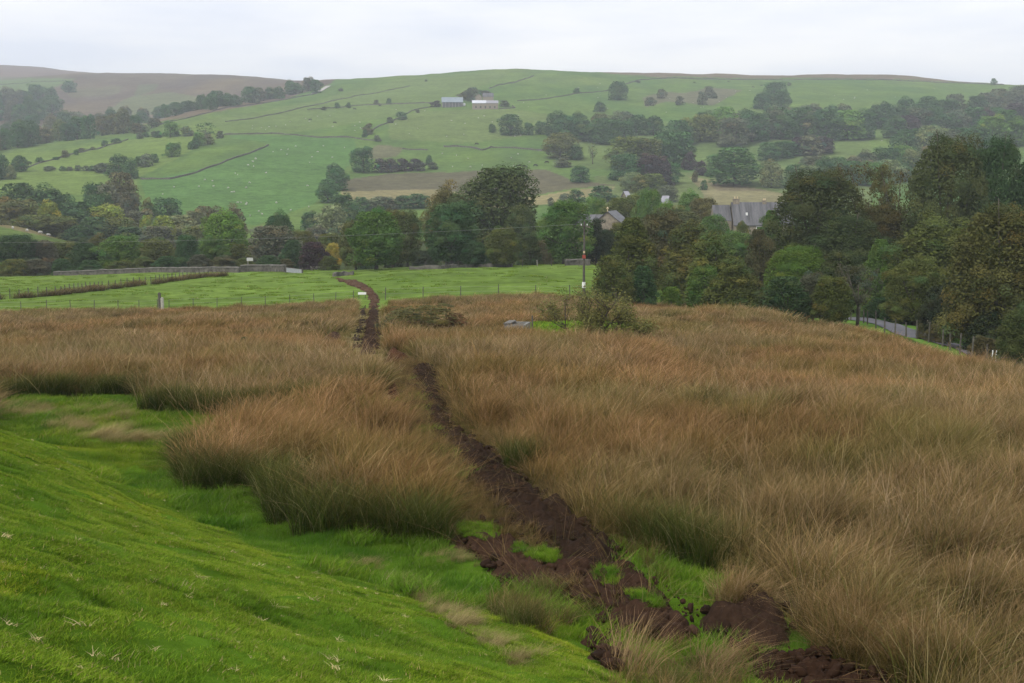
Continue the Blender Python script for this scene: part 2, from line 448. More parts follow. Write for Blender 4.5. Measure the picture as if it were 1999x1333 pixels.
# ------------------------------------------------------------------ the ground: one sheet to the horizon
def cover_colour(X, Y, Z):
    px, py = project(X, Y, Z)
    jx = px + 14 * (fbm(X * 0.02, Y * 0.02, 41, 3) - 0.5) * np.clip(600 / Y, 0, 1)
    jy = py + 6 * (fbm(X * 0.02 + 9, Y * 0.02, 43, 3) - 0.5)
    n1 = fbm(X * 0.015, Y * 0.006, 21, 4); n2 = fbm(X * 0.05, Y * 0.02, 25, 4); n3 = fbm(X * 0.35, Y * 0.2, 29, 4)
    C = np.zeros(X.shape + (3,))
    def put(m, c, w=1.0):
        m = (m.astype(float) * w)[..., None]
        C[...] = C * (1 - m) + np.asarray(c) * m
    # near
    put(np.ones(X.shape, bool), (0.07, 0.135, 0.012))
    rush = inside(RUSH_MAIN, X, Y) | inside(RUSH_LEFT, X, Y)
    for g in GAPS: rush &= ~inside(g, X, Y)
    put(rush, (0.10, 0.075, 0.036))
    put(inside(TRAMPLE, X, Y), (0.075, 0.05, 0.03))
    put(inside(TRENCH_STRIP, X, Y), (0.15, 0.125, 0.055))
    # meadow beyond the rushes
    fld = (Y > 100) & (Y < 215) & ~rush & (px < 1330)
    mead = np.stack([0.110 + 0.025 * (n3 - .5) + .03 * (n2 - .5), 0.168 + 0.035 * (n3 - .5) + .02 * (n2 - .5), 0.030 + 0.01 * n2], -1)
    m = fld[..., None]; C[...] = np.where(m, mead, C)
    put(fld & (n3 > 0.62) & (px < 420) & (py > 555), (0.075, 0.12, 0.028), 0.5)
    # beyond the right-hand crest: dark green verge and wood floor
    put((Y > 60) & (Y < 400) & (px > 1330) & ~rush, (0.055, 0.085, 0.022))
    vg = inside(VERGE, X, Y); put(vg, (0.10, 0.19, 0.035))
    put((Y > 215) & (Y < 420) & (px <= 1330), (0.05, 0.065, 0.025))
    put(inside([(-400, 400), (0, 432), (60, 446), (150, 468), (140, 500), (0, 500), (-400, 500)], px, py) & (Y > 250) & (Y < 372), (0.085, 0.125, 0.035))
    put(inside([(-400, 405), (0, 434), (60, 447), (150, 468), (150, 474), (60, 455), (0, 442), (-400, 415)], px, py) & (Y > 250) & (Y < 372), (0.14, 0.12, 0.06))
    # far hillside
    far = Y > 420
    g = np.stack([0.088 + 0.06 * (n1 - .5) + .05 * (n2 - .5), 0.150 + 0.045 * (n1 - .5) + .06 * (n2 - .5), 0.030 + 0.01 * (n1 - .5)], -1)
    C[...] = np.where(far[..., None], g, C)
    P = lambda pts, c, w=1.0: put(far & inside(pts, jx, jy), c, w)
    P([(-500, 300), (40, 300), (285, 270), (390, 238), (440, 262), (270, 345), (265, 380), (-500, 380)], (0.125, 0.185, 0.032), 0.8)
    P([(400, 235), (600, 200), (800, 150), (1000, 137), (870, 205), (690, 240), (560, 262), (440, 262)], (0.115, 0.165, 0.042), 0.7)
    P([(440, 264), (690, 270), (700, 300), (610, 400), (500, 440), (290, 420), (275, 352), (430, 320), (530, 282)], (0.072, 0.158, 0.036), 0.8)
    P([(820, 215), (1000, 212), (1080, 225), (1060, 262), (900, 280), (760, 270), (760, 235)], (0.125, 0.165, 0.045), 0.7)
    P([(1080, 235), (1700, 240), (1700, 330), (1080, 330)], (0.115, 0.155, 0.045), 0.5)
    P([(1160, 345), (1500, 330), (1700, 300), (1700, 420), (1160, 420)], (0.12, 0.15, 0.05), 0.7)
    P([(672, 350), (760, 338), (880, 335), (960, 334), (1010, 330), (1075, 333), (1110, 350), (1200, 362), (1110, 368), (1000, 388), (850, 368), (668, 374)], (0.105, 0.085, 0.055), 0.85)
    P([(664, 374), (850, 367), (960, 385), (1010, 388), (1120, 370), (1200, 364), (1190, 375), (1080, 398), (1000, 408), (700, 400), (672, 388)], (0.225, 0.185, 0.085), 0.85)
    P([(1345, 345), (1420, 357), (1530, 378), (1540, 420), (1440, 425), (1390, 400)], (0.205, 0.175, 0.085), 0.8)
    P([(1400, 372), (1500, 372), (1440, 362), (1380, 358)], (0.13, 0.10, 0.065), 0.6)
    P([(700, 300), (740, 282), (790, 288), (770, 305), (725, 310)], (0.12, 0.105, 0.06), 0.8)
    P([(1335, 182), (1380, 172), (1450, 175), (1395, 206), (1300, 200), (1260, 208), (1255, 190), (1300, 180)], (0.12, 0.105, 0.07), 0.8)
    # moor behind
    moor = np.stack([0.118 + 0.07 * (n1 - .5) + .03 * (n2 - .5), 0.092 + 0.05 * (n1 - .5) + .04 * (n2 - .5), 0.062 + 0.02 * (n2 - .5)], -1)
    mm = far & (Y > 1000) & (jx < 662) & (jy < np.interp(jx, [-400, 0, 150, 270, 400, 560, 640, 662], [275, 275, 260, 243, 221, 193, 166, 150]))
    C[...] = np.where(mm[..., None], moor, C)
    put(mm & (Y > 2300), (0.155, 0.10, 0.085), 0.6)
    Q = lambda pts, c, w=1.0: put(mm & inside(pts, jx, jy), c, w)
    Q([(-400, 165), (0, 155), (60, 153), (150, 154), (128, 162), (70, 182), (20, 190), (-400, 200)], (0.095, 0.155, 0.045), 0.9)
    Q([(-400, 146), (0, 149), (100, 150), (0, 156), (-400, 160)], (0.10, 0.11, 0.055), 0.6)
    Q([(80, 245), (120, 224), (153, 228), (145, 244), (112, 254)], (0.13, 0.19, 0.04), 0.9)
    Q([(205, 218), (255, 190), (330, 180), (420, 195), (330, 220), (240, 232)], (0.115, 0.14, 0.058), 0.8)
    Q([(270, 165), (310, 165), (300, 180), (262, 190)], (0.10, 0.13, 0.055), 0.6)
    Q([(120, 175), (240, 165), (230, 185), (140, 190)], (0.125, 0.125, 0.065), 0.6)
    P([(1085, 100), (1910, 100), (1890, 160), (1700, 152.5), (1500, 152.5), (1300, 150), (1180, 142)], (0.145, 0.105, 0.07), 0.9)
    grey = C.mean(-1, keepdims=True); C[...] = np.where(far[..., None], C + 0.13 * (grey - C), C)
    return np.clip(C, 0.004, 1)

ROAD_PX = [(1660, 618), (1700, 629), (1740, 640), (1790, 654), (1850, 671), (1910, 688), (1960, 702), (2040, 722)]
ROAD = []
for (rx, ry), yy in zip(ROAD_PX, np.linspace(112, 68, len(ROAD_PX))):
    ROAD.append((float(u_of(rx, e_of(ry))) * yy, yy))
ROAD = np.array(ROAD)
_t = np.gradient(ROAD, axis=0); _t /= np.linalg.norm(_t, axis=1)[:, None]; _nrm = np.stack([-_t[:, 1], _t[:, 0]], 1)
VERGE = np.concatenate([ROAD + _nrm * 4.2, (ROAD - _nrm * 4.2)[::-1]])

def make_terrain():
    us = np.concatenate([np.linspace(-0.95, -0.46, 60)[:-1], np.linspace(-0.46, 0.46, 900), np.linspace(0.46, 0.95, 60)[1:]])
    ys = np.concatenate([np.linspace(-5, 4, 40)[:-1], np.geomspace(4, 5000, 1050)])
    U, Yg = np.meshgrid(us, ys)
    X = U * (Yg + 6.0)
    Z = ground(X, Yg)
    C = cover_colour(X, np.maximum(Yg, 0.5), Z)
    nr, nc = U.shape
    idx = np.arange(nr * nc).reshape(nr, nc)
    q = np.stack([idx[:-1, :-1], idx[:-1, 1:], idx[1:, 1:], idx[1:, :-1]], -1).reshape(-1, 4)
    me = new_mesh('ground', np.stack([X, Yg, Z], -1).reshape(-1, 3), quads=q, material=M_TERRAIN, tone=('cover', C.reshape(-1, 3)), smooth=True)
    tag(obj('ground', me), 'valley ground of rough pasture, meadow and moorland hillside', kind='structure')
make_terrain()

# ------------------------------------------------------------------ soil of the dug track
SOIL_FIELD = []
def soil_height(X, Y):
    h = np.zeros(X.shape); best = np.full(X.shape, -1.0); col = np.zeros(X.shape + (3,))
    for poly, amp, c, cell in SOILS:
        x0, y0 = poly.min(0) - 1; x1, y1 = poly.max(0) + 1
        if X.min() > x1 or X.max() < x0 or Y.min() > y1 or Y.max() < y0: continue
        d = edge_dist(poly, X, Y); d = np.where(inside(poly, X, Y), d, -d)
        d = d + 0.30 * (fbm(X * 1.9, Y * 1.9, 61, 3) - 0.5) * (cell / 0.05)
        m = sstep(-0.02, 0.35, d)
        k = m > best
        h = np.where(k, m * amp, h); col = np.where(k[..., None], np.asarray(c), col); best = np.maximum(best, m)
    return h, best, col

def make_soil():
    V = []; Q = []; T = []; n0 = 0
    for poly, amp, c, cell in SOILS:
        x0, y0 = poly.min(0) - 0.4; x1, y1 = poly.max(0) + 0.4
        xs = np.arange(x0, x1, cell); ys = np.arange(y0, y1, cell)
        X, Y = np.meshgrid(xs, ys)
        X = X + (rng.random(X.shape) - .5) * cell * .5; Y = Y + (rng.random(X.shape) - .5) * cell * .5
        d = edge_dist(poly, X, Y); d = np.where(inside(poly, X, Y), d, -d)
        sc = cell / 0.05
        d = d + (0.55 * (fbm(X * 1.5, Y * 1.5, 61, 4, .65) - 0.5)) * sc
        m = sstep(-0.05, 0.30 * min(sc, 1.6), d)
        lump = np.abs(fbm(X * 3.2 / sc ** .5, Y * 3.2 / sc ** .5, 67, 4, 0.6) - 0.5) * 2
        lump2 = fbm(X * 1.1, Y * 1.1, 71, 3)
        z = ground(X, Y) - 0.05 + m * (0.06 + amp * (0.5 + 1.0 * lump2) + 0.26 * sc ** .4 * (lump - 0.12) + 0.13 * sc ** .3 * (fbm(X * 9 / sc, Y * 9 / sc, 69, 3, .7) - .5) + 0.05 * (rng.random(X.shape) - .5))
        keep = (d > -0.06)
        idx = np.arange(X.size).reshape(X.shape)
        ok = keep[:-1, :-1] & keep[1:, :-1] & keep[:-1, 1:] & keep[1:, 1:]
        q = np.stack([idx[:-1, :-1], idx[:-1, 1:], idx[1:, 1:], idx[1:, :-1]], -1)[ok]
        g = fbm(X * 0.7, Y * 0.7, 77, 3)[..., None]
        tone = np.asarray(c) * (0.65 + 0.7 * g)
        V.append(np.stack([X, Y, z], -1).reshape(-1, 3)); T.append(tone.reshape(-1, 3)); Q.append(q + n0); n0 += X.size
    V = np.concatenate(V); Q = np.concatenate(Q); T = np.concatenate(T)
    used = np.zeros(len(V), bool); used[Q.ravel()] = True
    remap = np.cumsum(used) - 1
    me = new_mesh('dirt_track', V[used], quads=remap[Q], material=M_SOIL, tone=('tone', T[used]), smooth=False)
    tag(obj('dirt_track', me), 'freshly dug track of dark peat winding through the rushes', kind='structure')
make_soil()

# ------------------------------------------------------------------ scattered ground cover
LIB = bpy.data.collections.new('cover_library')        # not linked to the scene: only a source for the scatterers

def ribbons(base, tipoff, width, seg, c0, c1, c2, curl=2.0, sag=None):
    """many grass blades: base (n,3), tip offset (n,3), colours bottom/mid/tip (n,3)"""
    n = len(base); ts = np.linspace(0, 1, seg + 1)
    ang = rng.random(n) * math.pi
    wd = np.stack([np.cos(ang), np.sin(ang), np.zeros(n)], 1)
    V = np.zeros((n, seg + 1, 2, 3)); T = np.zeros((n, seg + 1, 2, 3))
    for k, t in enumerate(ts):
        p = base.copy()
        p[:, :2] += tipoff[:, :2] * t ** curl
        p[:, 2] += tipoff[:, 2] * (t if sag is None else (t - sag * t ** 3))
        w = (width * (1 - 0.85 * t ** 1.5))[:, None] * wd * 0.5
        V[:, k, 0] = p - w; V[:, k, 1] = p + w
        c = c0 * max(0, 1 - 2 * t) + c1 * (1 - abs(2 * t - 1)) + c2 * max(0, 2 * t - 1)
        T[:, k, 0] = c; T[:, k, 1] = c
    idx = np.arange(n * (seg + 1) * 2).reshape(n, seg + 1, 2)
    q = np.stack([idx[:, :-1, 0], idx[:, :-1, 1], idx[:, 1:, 1], idx[:, 1:, 0]], -1).reshape(-1, 4)
    return V.reshape(-1, 3), q, T.reshape(-1, 3)

def lib_obj(name, parts, coll):
    V = []; Q = []; T = []; n = 0
    for v, q, t in parts:
        V.append(v); Q.append(q + n); T.append(t); n += len(v)
    me = new_mesh(name, np.concatenate(V), quads=np.concatenate(Q), material=M_BLADE, tone=('tone', np.concatenate(T)))
    o = bpy.data.objects.new(name, me); coll.objects.link(o)

def A(c, n, j=0.0):
    c = np.tile(np.asarray(c, float), (n, 1))
    return c * (1 + j * (rng.random((n, 1)) - .5) * 2)

def rush_tuft(n, rad, hmin, hmax, width, wind, green=0.0, straw=0.15, seg=4, sag=0.18):
    r = rad * np.sqrt(rng.random(n)); a = rng.random(n) * 2 * math.pi
    base = np.stack([r * np.cos(a), r * np.sin(a), np.full(n, -0.05)], 1)
    h = hmin + (hmax - hmin) * rng.random(n) ** 0.8
    out = 0.45 * base[:, :2] / rad * (0.4 + rng.random((n, 1)))
    tip = np.concatenate([out * h[:, None] * 0.6 + np.asarray(wind) * h[:, None] * (0.3 + 0.9 * rng.random((n, 1))) + 0.34 * rng.normal(size=(n, 2)) * h[:, None], h[:, None]], 1)
    bro = rng.random(n) < .14; h[bro] *= .55; tip[bro, 2] *= .55; tip[bro, :2] += rng.normal(size=(bro.sum(), 2)) * .42
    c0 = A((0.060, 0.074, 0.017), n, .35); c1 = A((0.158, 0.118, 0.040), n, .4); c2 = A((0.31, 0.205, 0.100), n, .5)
    g = rng.random(n) < green
    c1[g] = A((0.080, 0.100, 0.022), g.sum(), .35); c2[g] = A((0.17, 0.135, 0.045), g.sum(), .35)
    s = rng.random(n) < straw
    c0[s] = A((0.20, 0.155, 0.08), s.sum(), .3); c1[s] = A((0.35, 0.265, 0.15), s.sum(), .3); c2[s] = A((0.44, 0.32, 0.19), s.sum(), .3)
    return ribbons(base, tip, np.full(n, width) * (0.5 + 0.9 * rng.random(n)), seg, c0, c1, c2, 1.7, sag)

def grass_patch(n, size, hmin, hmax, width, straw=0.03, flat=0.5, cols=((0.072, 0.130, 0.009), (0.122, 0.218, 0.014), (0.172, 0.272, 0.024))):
    base = np.stack([(rng.random(n) - .5) * size, (rng.random(n) - .5) * size, np.full(n, -0.015)], 1)
    h = hmin + (hmax - hmin) * rng.random(n)
    a = rng.random(n) * 2 * math.pi
    l = flat * h * (0.3 + rng.random(n))
    tip = np.stack([l * np.cos(a) + 0.35 * h, l * np.sin(a) - 0.15 * h, h], 1)
    c0, c1, c2 = (A(c, n, .35) for c in cols)
    y = rng.random(n) < 0.15
    c1[y] = A((0.17, 0.22, 0.03), y.sum(), .2); c2[y] = A((0.24, 0.28, 0.05), y.sum(), .2)
    s = rng.random(n) < straw
    for c in (c0, c1, c2): c[s] = A((0.34, 0.28, 0.14), s.sum(), .3)
    return ribbons(base, tip, np.full(n, width) * (0.6 + 0.8 * rng.random(n)), 2, c0, c1, c2, 1.6)

def sub(name, maker, k):
    c = bpy.data.collections.new(name)
    for i in range(k):
        lib_obj('%s_%s' % (name, 'abcdefghij'[i]), maker(i), c)
    return c

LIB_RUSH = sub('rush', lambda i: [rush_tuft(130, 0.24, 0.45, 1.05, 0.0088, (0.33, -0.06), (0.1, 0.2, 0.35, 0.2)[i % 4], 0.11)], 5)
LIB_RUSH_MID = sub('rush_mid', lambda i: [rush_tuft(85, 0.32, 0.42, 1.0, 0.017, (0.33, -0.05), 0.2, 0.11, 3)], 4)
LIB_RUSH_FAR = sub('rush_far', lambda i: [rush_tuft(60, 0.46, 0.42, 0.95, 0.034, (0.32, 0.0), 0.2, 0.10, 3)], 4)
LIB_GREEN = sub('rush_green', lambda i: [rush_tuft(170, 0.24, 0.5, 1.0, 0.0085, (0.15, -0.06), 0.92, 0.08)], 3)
LIB_PALE = sub('pale', lambda i: [rush_tuft(110, 0.20, 0.3, 0.55, 0.006, (0.9, -0.25), 0.0, 0.9)], 3)
LIB_GRASS = sub('grass', lambda i: [grass_patch(900, 0.5, 0.012, 0.042, 0.0042, 0.03, 0.9)], 5)
LIB_GRASS_LONG = sub('grass_long', lambda i: [grass_patch(260, 0.5, 0.08, 0.2, 0.008, 0.05, 0.8)], 3)
LIB_MEADOW = sub('meadow', lambda i: [grass_patch(90, 1.2, 0.06, 0.19, 0.05, 0.03, 0.8)], 3)
LIB_STRAW = sub('straw', lambda i: [grass_patch(14, 0.09, 0.012, 0.05, 0.008, 1.0, 2.4)], 6)
def clod_mesh(i):
    me_v = []; me_q = []; t = []
    u, v = np.meshgrid(np.linspace(0, 2 * math.pi, 11)[:-1], np.linspace(0.05, math.pi - .05, 7))
    x, y, z = np.cos(u) * np.sin(v), np.sin(u) * np.sin(v), np.cos(v)
    r = 0.35 + 1.3 * fbm(x * 2.3 + 5 * i, y * 2.3 + z * 2.9, 300 + i, 3, .7)
    V = np.stack([x * r * (.7 + .5 * rng.random()), y * r * 1.2, z * r * (.45 + .35 * rng.random())], -1)
    V = V + .16 * (rng.random(V.shape) - .5)
    idx = np.arange(70).reshape(7, 10); nx = np.roll(idx, -1, 1)
    q = np.stack([idx[:-1], nx[:-1], nx[1:], idx[1:]], -1).reshape(-1, 4)
    return [(V.reshape(-1, 3), q, np.tile((1.0, 1.0, 1.0), (70, 1)))]
LIB_CLOD = sub('clod', clod_mesh, 5)

def scatter(name, pts, coll, scale, rz, tint, label, tilt=None, zs=None, align=False):
    n = len(pts)
    me = bpy.data.meshes.new(name)
    me.vertices.add(n); me.vertices.foreach_set('co', np.asarray(pts, np.float32).ravel())
    def attr(nm, ty, data, fld):
        a = me.attributes.new(nm, ty, 'POINT'); a.data.foreach_set(fld, np.ascontiguousarray(data, np.float32 if ty != 'INT' else np.int32).ravel())
    rot = np.zeros((n, 3)); rot[:, 2] = rz
    if align:
        px_, py_ = np.asarray(pts)[:, 0], np.asarray(pts)[:, 1]; e = 0.22
        gx = np.arctan((ground(px_ + e, py_) - ground(px_ - e, py_)) / (2 * e)); gy = np.arctan((ground(px_, py_ + e) - ground(px_, py_ - e)) / (2 * e))
        c_, s_ = np.cos(rz), np.sin(rz); tilt = np.stack([gy * c_ - gx * s_, -gy * s_ - gx * c_], 1)
    if tilt is not None: rot[:, :2] = tilt
    sc = np.stack([scale, scale, scale if zs is None else zs], 1)
    attr('rot', 'FLOAT_VECTOR', rot, 'vector'); attr('scl', 'FLOAT_VECTOR', sc, 'vector')
    attr('idx', 'INT', rng.integers(0, len(coll.objects), n), 'value')
    c = np.ones((n, 4)); c[:, :3] = tint
    attr('tint', 'FLOAT_COLOR', c, 'color')
    o = tag(obj(name, me), label, kind='stuff')
    g = bpy.data.node_groups.new(name, 'GeometryNodeTree')
    g.interface.new_socket('Geometry', in_out='INPUT', socket_type='NodeSocketGeometry')
    g.interface.new_socket('Geometry', in_out='OUTPUT', socket_type='NodeSocketGeometry')
    gi = g.nodes.new('NodeGroupInput'); go = g.nodes.new('NodeGroupOutput')
    iop = g.nodes.new('GeometryNodeInstanceOnPoints'); ci = g.nodes.new('GeometryNodeCollectionInfo')
    ci.inputs['Collection'].default_value = coll; ci.inputs['Separate Children'].default_value = True; ci.inputs['Reset Children'].default_value = True
    iop.inputs['Pick Instance'].default_value = True
    def na(nm, ty):
        q = g.nodes.new('GeometryNodeInputNamedAttribute'); q.data_type = ty; q.inputs['Name'].default_value = nm
        return [s for s in q.outputs if s.enabled and s.name == 'Attribute'][0]
    er = g.nodes.new('FunctionNodeEulerToRotation')
    g.links.new(na('rot', 'FLOAT_VECTOR'), er.inputs[0])
    g.links.new(gi.outputs[0], iop.inputs['Points']); g.links.new(ci.outputs[0], iop.inputs['Instance'])
    g.links.new(na('idx', 'INT'), iop.inputs['Instance Index']); g.links.new(er.outputs[0], iop.inputs['Rotation'])
    g.links.new(na('scl', 'FLOAT_VECTOR'), iop.inputs['Scale']); g.links.new(iop.outputs[0], go.inputs[0])
    md = o.modifiers.new('scatter', 'NODES'); md.node_group = g
    return o

def sample(density, y0, y1, umax=0.52, upad=2.0):
    """random ground points in the visible wedge between two distances"""
    area = (y1 - y0) * (2 * umax * (y0 + y1) / 2 + 2 * upad)
    n = int(area * density)
    Y = np.sqrt(rng.random(n) * (y1 ** 2 - y0 ** 2) + y0 ** 2)
    X = (rng.random(n) * 2 - 1) * (umax * Y + upad)
    return X, Y

def in_soil(X, Y, grow=0.0):
    m = np.zeros(X.shape, bool)
    for poly, *_ in SOILS:
        m |= inside(poly, X, Y)
        if grow: m |= edge_dist(poly, X, Y) < grow
    return m

def rush_mask(X, Y):
    jx = X + 0.5 * (fbm(X * 1.3, Y * 1.3, 51, 2) - .5); jy = Y + 0.5 * (fbm(X * 1.3 + 40, Y * 1.3, 53, 2) - .5)
    m = inside(RUSH_MAIN, jx, jy) | inside(RUSH_LEFT, jx, jy) | inside(RUSH_STRIP, X, Y)
    for g in GAPS: m &= ~inside(g, jx, jy)
    return m & ~in_soil(X, Y)

def lush_mask(X, Y):
    m = inside(RUSH_MAIN, X, Y) | inside(RUSH_LEFT, X, Y)
    for g in GAPS: m &= ~inside(g, X, Y)
    return m | inside(TRAMPLE, X, Y)

def put(X, Y, dz=0.0): return np.stack([X, Y, ground(X, Y) + dz], 1)

def rush_tint(X, Y):
    a = fbm(X * 0.16, Y * 0.10, 101, 4)[:, None]; b = fbm(X * 0.45, Y * 0.3, 105, 3)[:, None]; r = rng.random((len(X), 1))
    base = np.array((0.96, 0.94, 0.92)) * (0.80 + 0.36 * r)
    red = np.array((1.06, 0.92, 0.84)); pale = np.array((1.12, 1.13, 1.18)); grn = np.array((0.80, 0.94, 0.72))
    t = base * (1 + (red - 1) * sstep(.5, .72, a)) * (1 + (pale - 1) * sstep(.55, .75, b)) * (1 + (grn - 1) * sstep(.5, .28, b) * .8)
    return t * (0.8 + .4 * rng.random((len(X), 1)))

for nm, lib, dens, per, fill, y0, y1 in (('tall brown rushes beside the dug peat track', LIB_RUSH, 1.15, 8, 3.0, 11.0, 30.0), ('brown rushes leaning in the wind across the rough pasture', LIB_RUSH_MID, 0.95, 6, 2.0, 30.0, 62.0), ('brown rushes running up to the green meadow', LIB_RUSH_FAR, 0.55, 5, 1.2, 62.0, 135.0)):
    # tussocks: a clump of tufts spreading from a common root, taller in the middle
    CX, CY = sample(dens, y0, y1); n = len(CX)
    rad = (0.30 + 0.40 * rng.random(n)) * (1 + (y0 > 50) * .5); hgt = (0.74 + 0.42 * rng.random(n)) * (0.80 + 0.42 * sstep(.3, .7, fbm(CX * 0.10, CY * 0.08, 117, 3)))
    az = rng.normal(size=n) * 0.45 + 2.0 * (fbm(CX * .15, CY * .15, 131, 3) - .5); tc = rush_tint(CX, CY)
    ti = np.repeat(np.arange(n), per); m = len(ti)
    q = np.sqrt(rng.random(m)) * rad[ti]; a = rng.random(m) * 6.283
    X = CX[ti] + q * np.cos(a); Y = CY[ti] + q * np.sin(a); w = (q / rad[ti])
    s = hgt[ti] * (1.0 - 0.22 * w ** 2) * (0.88 + 0.24 * rng.random(m)); rz = az[ti] + rng.normal(size=m) * .45
    tl = np.stack([-np.sin(a), np.cos(a)], 1) * (0.30 * w)[:, None] + rng.normal(size=(m, 2)) * .08
    tn = tc[ti] * (0.9 + 0.2 * rng.random((m, 1)))
    # lower, straggling stems between the tussocks
    FX, FY = sample(fill, y0, y1); k = len(FX)
    X = np.concatenate([X, FX]); Y = np.concatenate([Y, FY]); s = np.concatenate([s, 0.50 + 0.32 * rng.random(k)]); rz = np.concatenate([rz, rng.random(k) * 6.283 * .35 - 1.0])
    tl = np.concatenate([tl, rng.normal(size=(k, 2)) * .16]); tn = np.concatenate([tn, rush_tint(FX, FY) * .92])
    # the tilt is given in world axes; turn it into the tuft's own frame order (x and y turns before the z turn)
    c_, s_ = np.cos(rz), np.sin(rz); tl = np.stack([tl[:, 0] * c_ + tl[:, 1] * s_, -tl[:, 0] * s_ + tl[:, 1] * c_], 1)
    k = rush_mask(X, Y); X, Y, s, rz, tl, tn = X[k], Y[k], s[k], rz[k], tl[k], tn[k]
    # stems beside the dug track are trampled: low enough that the bare soil shows past them
    G = -ground(X, Y)
    for d in (0.3, 0.7, 1.2, 1.8, 2.5, 3.4, 4.6, 6.0, 8.0):
        if d > 3.5 and y1 < 40: continue
        for ox in (-0.3, 0.1, 0.5):
            s = np.where(in_soil((X + ox) * (1 + d / Y), Y + d), np.minimum(s, d * G / Y * 0.95), s)
    k = (s > 0.16) | (rng.random(len(s)) < (.25 if y0 > 20 else .8))
    X, Y, s, rz, tl, tn = X[k], Y[k], np.maximum(s[k], .2), rz[k], tl[k], tn[k]
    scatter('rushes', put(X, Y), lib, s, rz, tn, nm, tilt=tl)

# stiff single stems that stick out of the mass, at all angles
LIB_STRAY = sub('stray', lambda i: [rush_tuft(16, 0.35, 0.75, 1.30, 0.0075, (0.12, 0.0), 0.15, 0.35, 3, 0.05)], 4)
LIB_STRAY_MID = sub('stray_mid', lambda i: [rush_tuft(14, 0.45, 0.7, 1.2, 0.013, (0.12, 0.0), 0.15, 0.35, 3, 0.05)], 3)
for lib, dn, y0, y1 in ((LIB_STRAY, 3.2, 11.0, 30.0), (LIB_STRAY_MID, 1.6, 30.0, 60.0)):
    X, Y = sample(dn, y0, y1); k = rush_mask(X, Y) & ~in_soil(X, Y, .6)
    for d in (0.5, 1.2, 2.2): k &= ~in_soil(X * (1 + d / Y), Y + d)
    X, Y = X[k], Y[k]; n = len(X)
    scatter('rushes', put(X, Y), lib, .75 + .35 * rng.random(n), rng.random(n) * 6.28, rush_tint(X, Y) * 1.05, 'stiff single rush stems sticking up from the brown mass', tilt=rng.normal(size=(n, 2)) * .14)

# ragged litter along and over the edges of the dug soil
X, Y = sample(26.0, 13.0, 46.0)
d = edge_dist(SOILS[0][0], X, Y); k = (d < .5) & (rng.random(len(X)) < np.where(in_soil(X, Y), .15 * (d < .3), .9)); X, Y = X[k], Y[k]; n = len(X)
scatter('rushes', put(X, Y, .03), LIB_RUSH, .20 + .26 * rng.random(n), rng.random(n) * 6.28, np.array((.95, .9, .82)) * (.5 + .6 * rng.random((n, 1))), 'flattened rush litter along the edges of the dug peat', tilt=rng.normal(size=(n, 2)) * .6)
X, Y = sample(1.6, 13.0, 46.0); k = inside(SOILS[0][0], X, Y) | inside(SOILS[1][0], X, Y); X, Y = X[k], Y[k]; n = len(X)
scatter('rushes', put(X, Y, .08), LIB_STRAY, .30 + .35 * rng.random(n), rng.random(n) * 6.28, np.array((1.1, 1.0, .9)) * (.6 + .6 * rng.random((n, 1))), 'broken rush stems lying across the dug peat', tilt=rng.normal(size=(n, 2)) * .9)

# loose tussocks standing in and beside the dug soil
for poly, lib, m, s0, tcol in ((RUSH_PATHS[0], LIB_GREEN, 26, .42, (1.0, 1.0, .95)), (RUSH_PATHS[0], LIB_RUSH, 14, .36, (.95, .9, .85)), (RUSH_PATHS[1], LIB_RUSH, 22, .38, (.92, .86, .80)), (RUSH_PATHS[1], LIB_GREEN, 8, .36, (1, 1, 1)), (RUSH_PATHS[2], LIB_RUSH, 16, .62, (1.1, 1.05, 1.0)), (gpoly([(1540, 1215), (1700, 1200), (1850, 1290), (1900, 1360), (1720, 1320), (1600, 1275)]), LIB_RUSH, 120, .7, (.95, .9, .85))):
    x0, y0 = poly.min(0); x1, y1 = poly.max(0); q = rng.random((m * 4, 2)) * (x1 - x0, y1 - y0) + (x0, y0); q = q[inside(poly, q[:, 0], q[:, 1])][:m]; n = len(q)
    scatter('rushes', put(q[:, 0], q[:, 1]), lib, s0 * (.7 + .6 * rng.random(n)), rng.normal(size=n) * 1.0, np.array(tcol) * (.7 + .5 * rng.random((n, 1))), 'ragged rush tussocks standing in and beside the dug soil', tilt=rng.normal(size=(n, 2)) * .22)

# upright dark green rushes standing along the front edges of the clumps
def edge_rushes(lines, per_m, y_off, lab):
    P = []
    for ln in lines:
        w = gpoly(ln)
        for a, b in zip(w[:-1], w[1:]):
            m = max(1, int(np.linalg.norm(b - a) * per_m))
            t = rng.random((m, 1)); P.append(a + (b - a) * t + rng.normal(size=(m, 2)) * 0.12 + np.array((0, y_off)) * rng.random((m, 1)))
    P = np.concatenate(P); X, Y = P[:, 0], P[:, 1]
    k = ~in_soil(X, Y); X, Y = X[k], Y[k]
    n = len(X)
    scatter('rushes', put(X, Y), LIB_GREEN, 0.75 + 0.35 * rng.random(n), rng.normal(size=n) * 0.6, np.array((0.68, 0.84, 0.62)) * (0.6 + 0.5 * rng.random((n, 1))), lab)
edge_rushes([[(0, 782), (150, 778), (282, 774)], [(288, 800), (420, 812), (520, 806), (595, 790)], [(370, 890), (363, 940), (400, 957), (480, 960), (535, 958)], [(540, 965), (545, 1016), (650, 1040), (760, 1052), (868, 1075)], [(1225, 1060), (1300, 1080), (1390, 1115)], [(1000, 915), (1015, 922)]], 15.0, 0.55, 'dark green rushes standing along the front of the brown clumps')

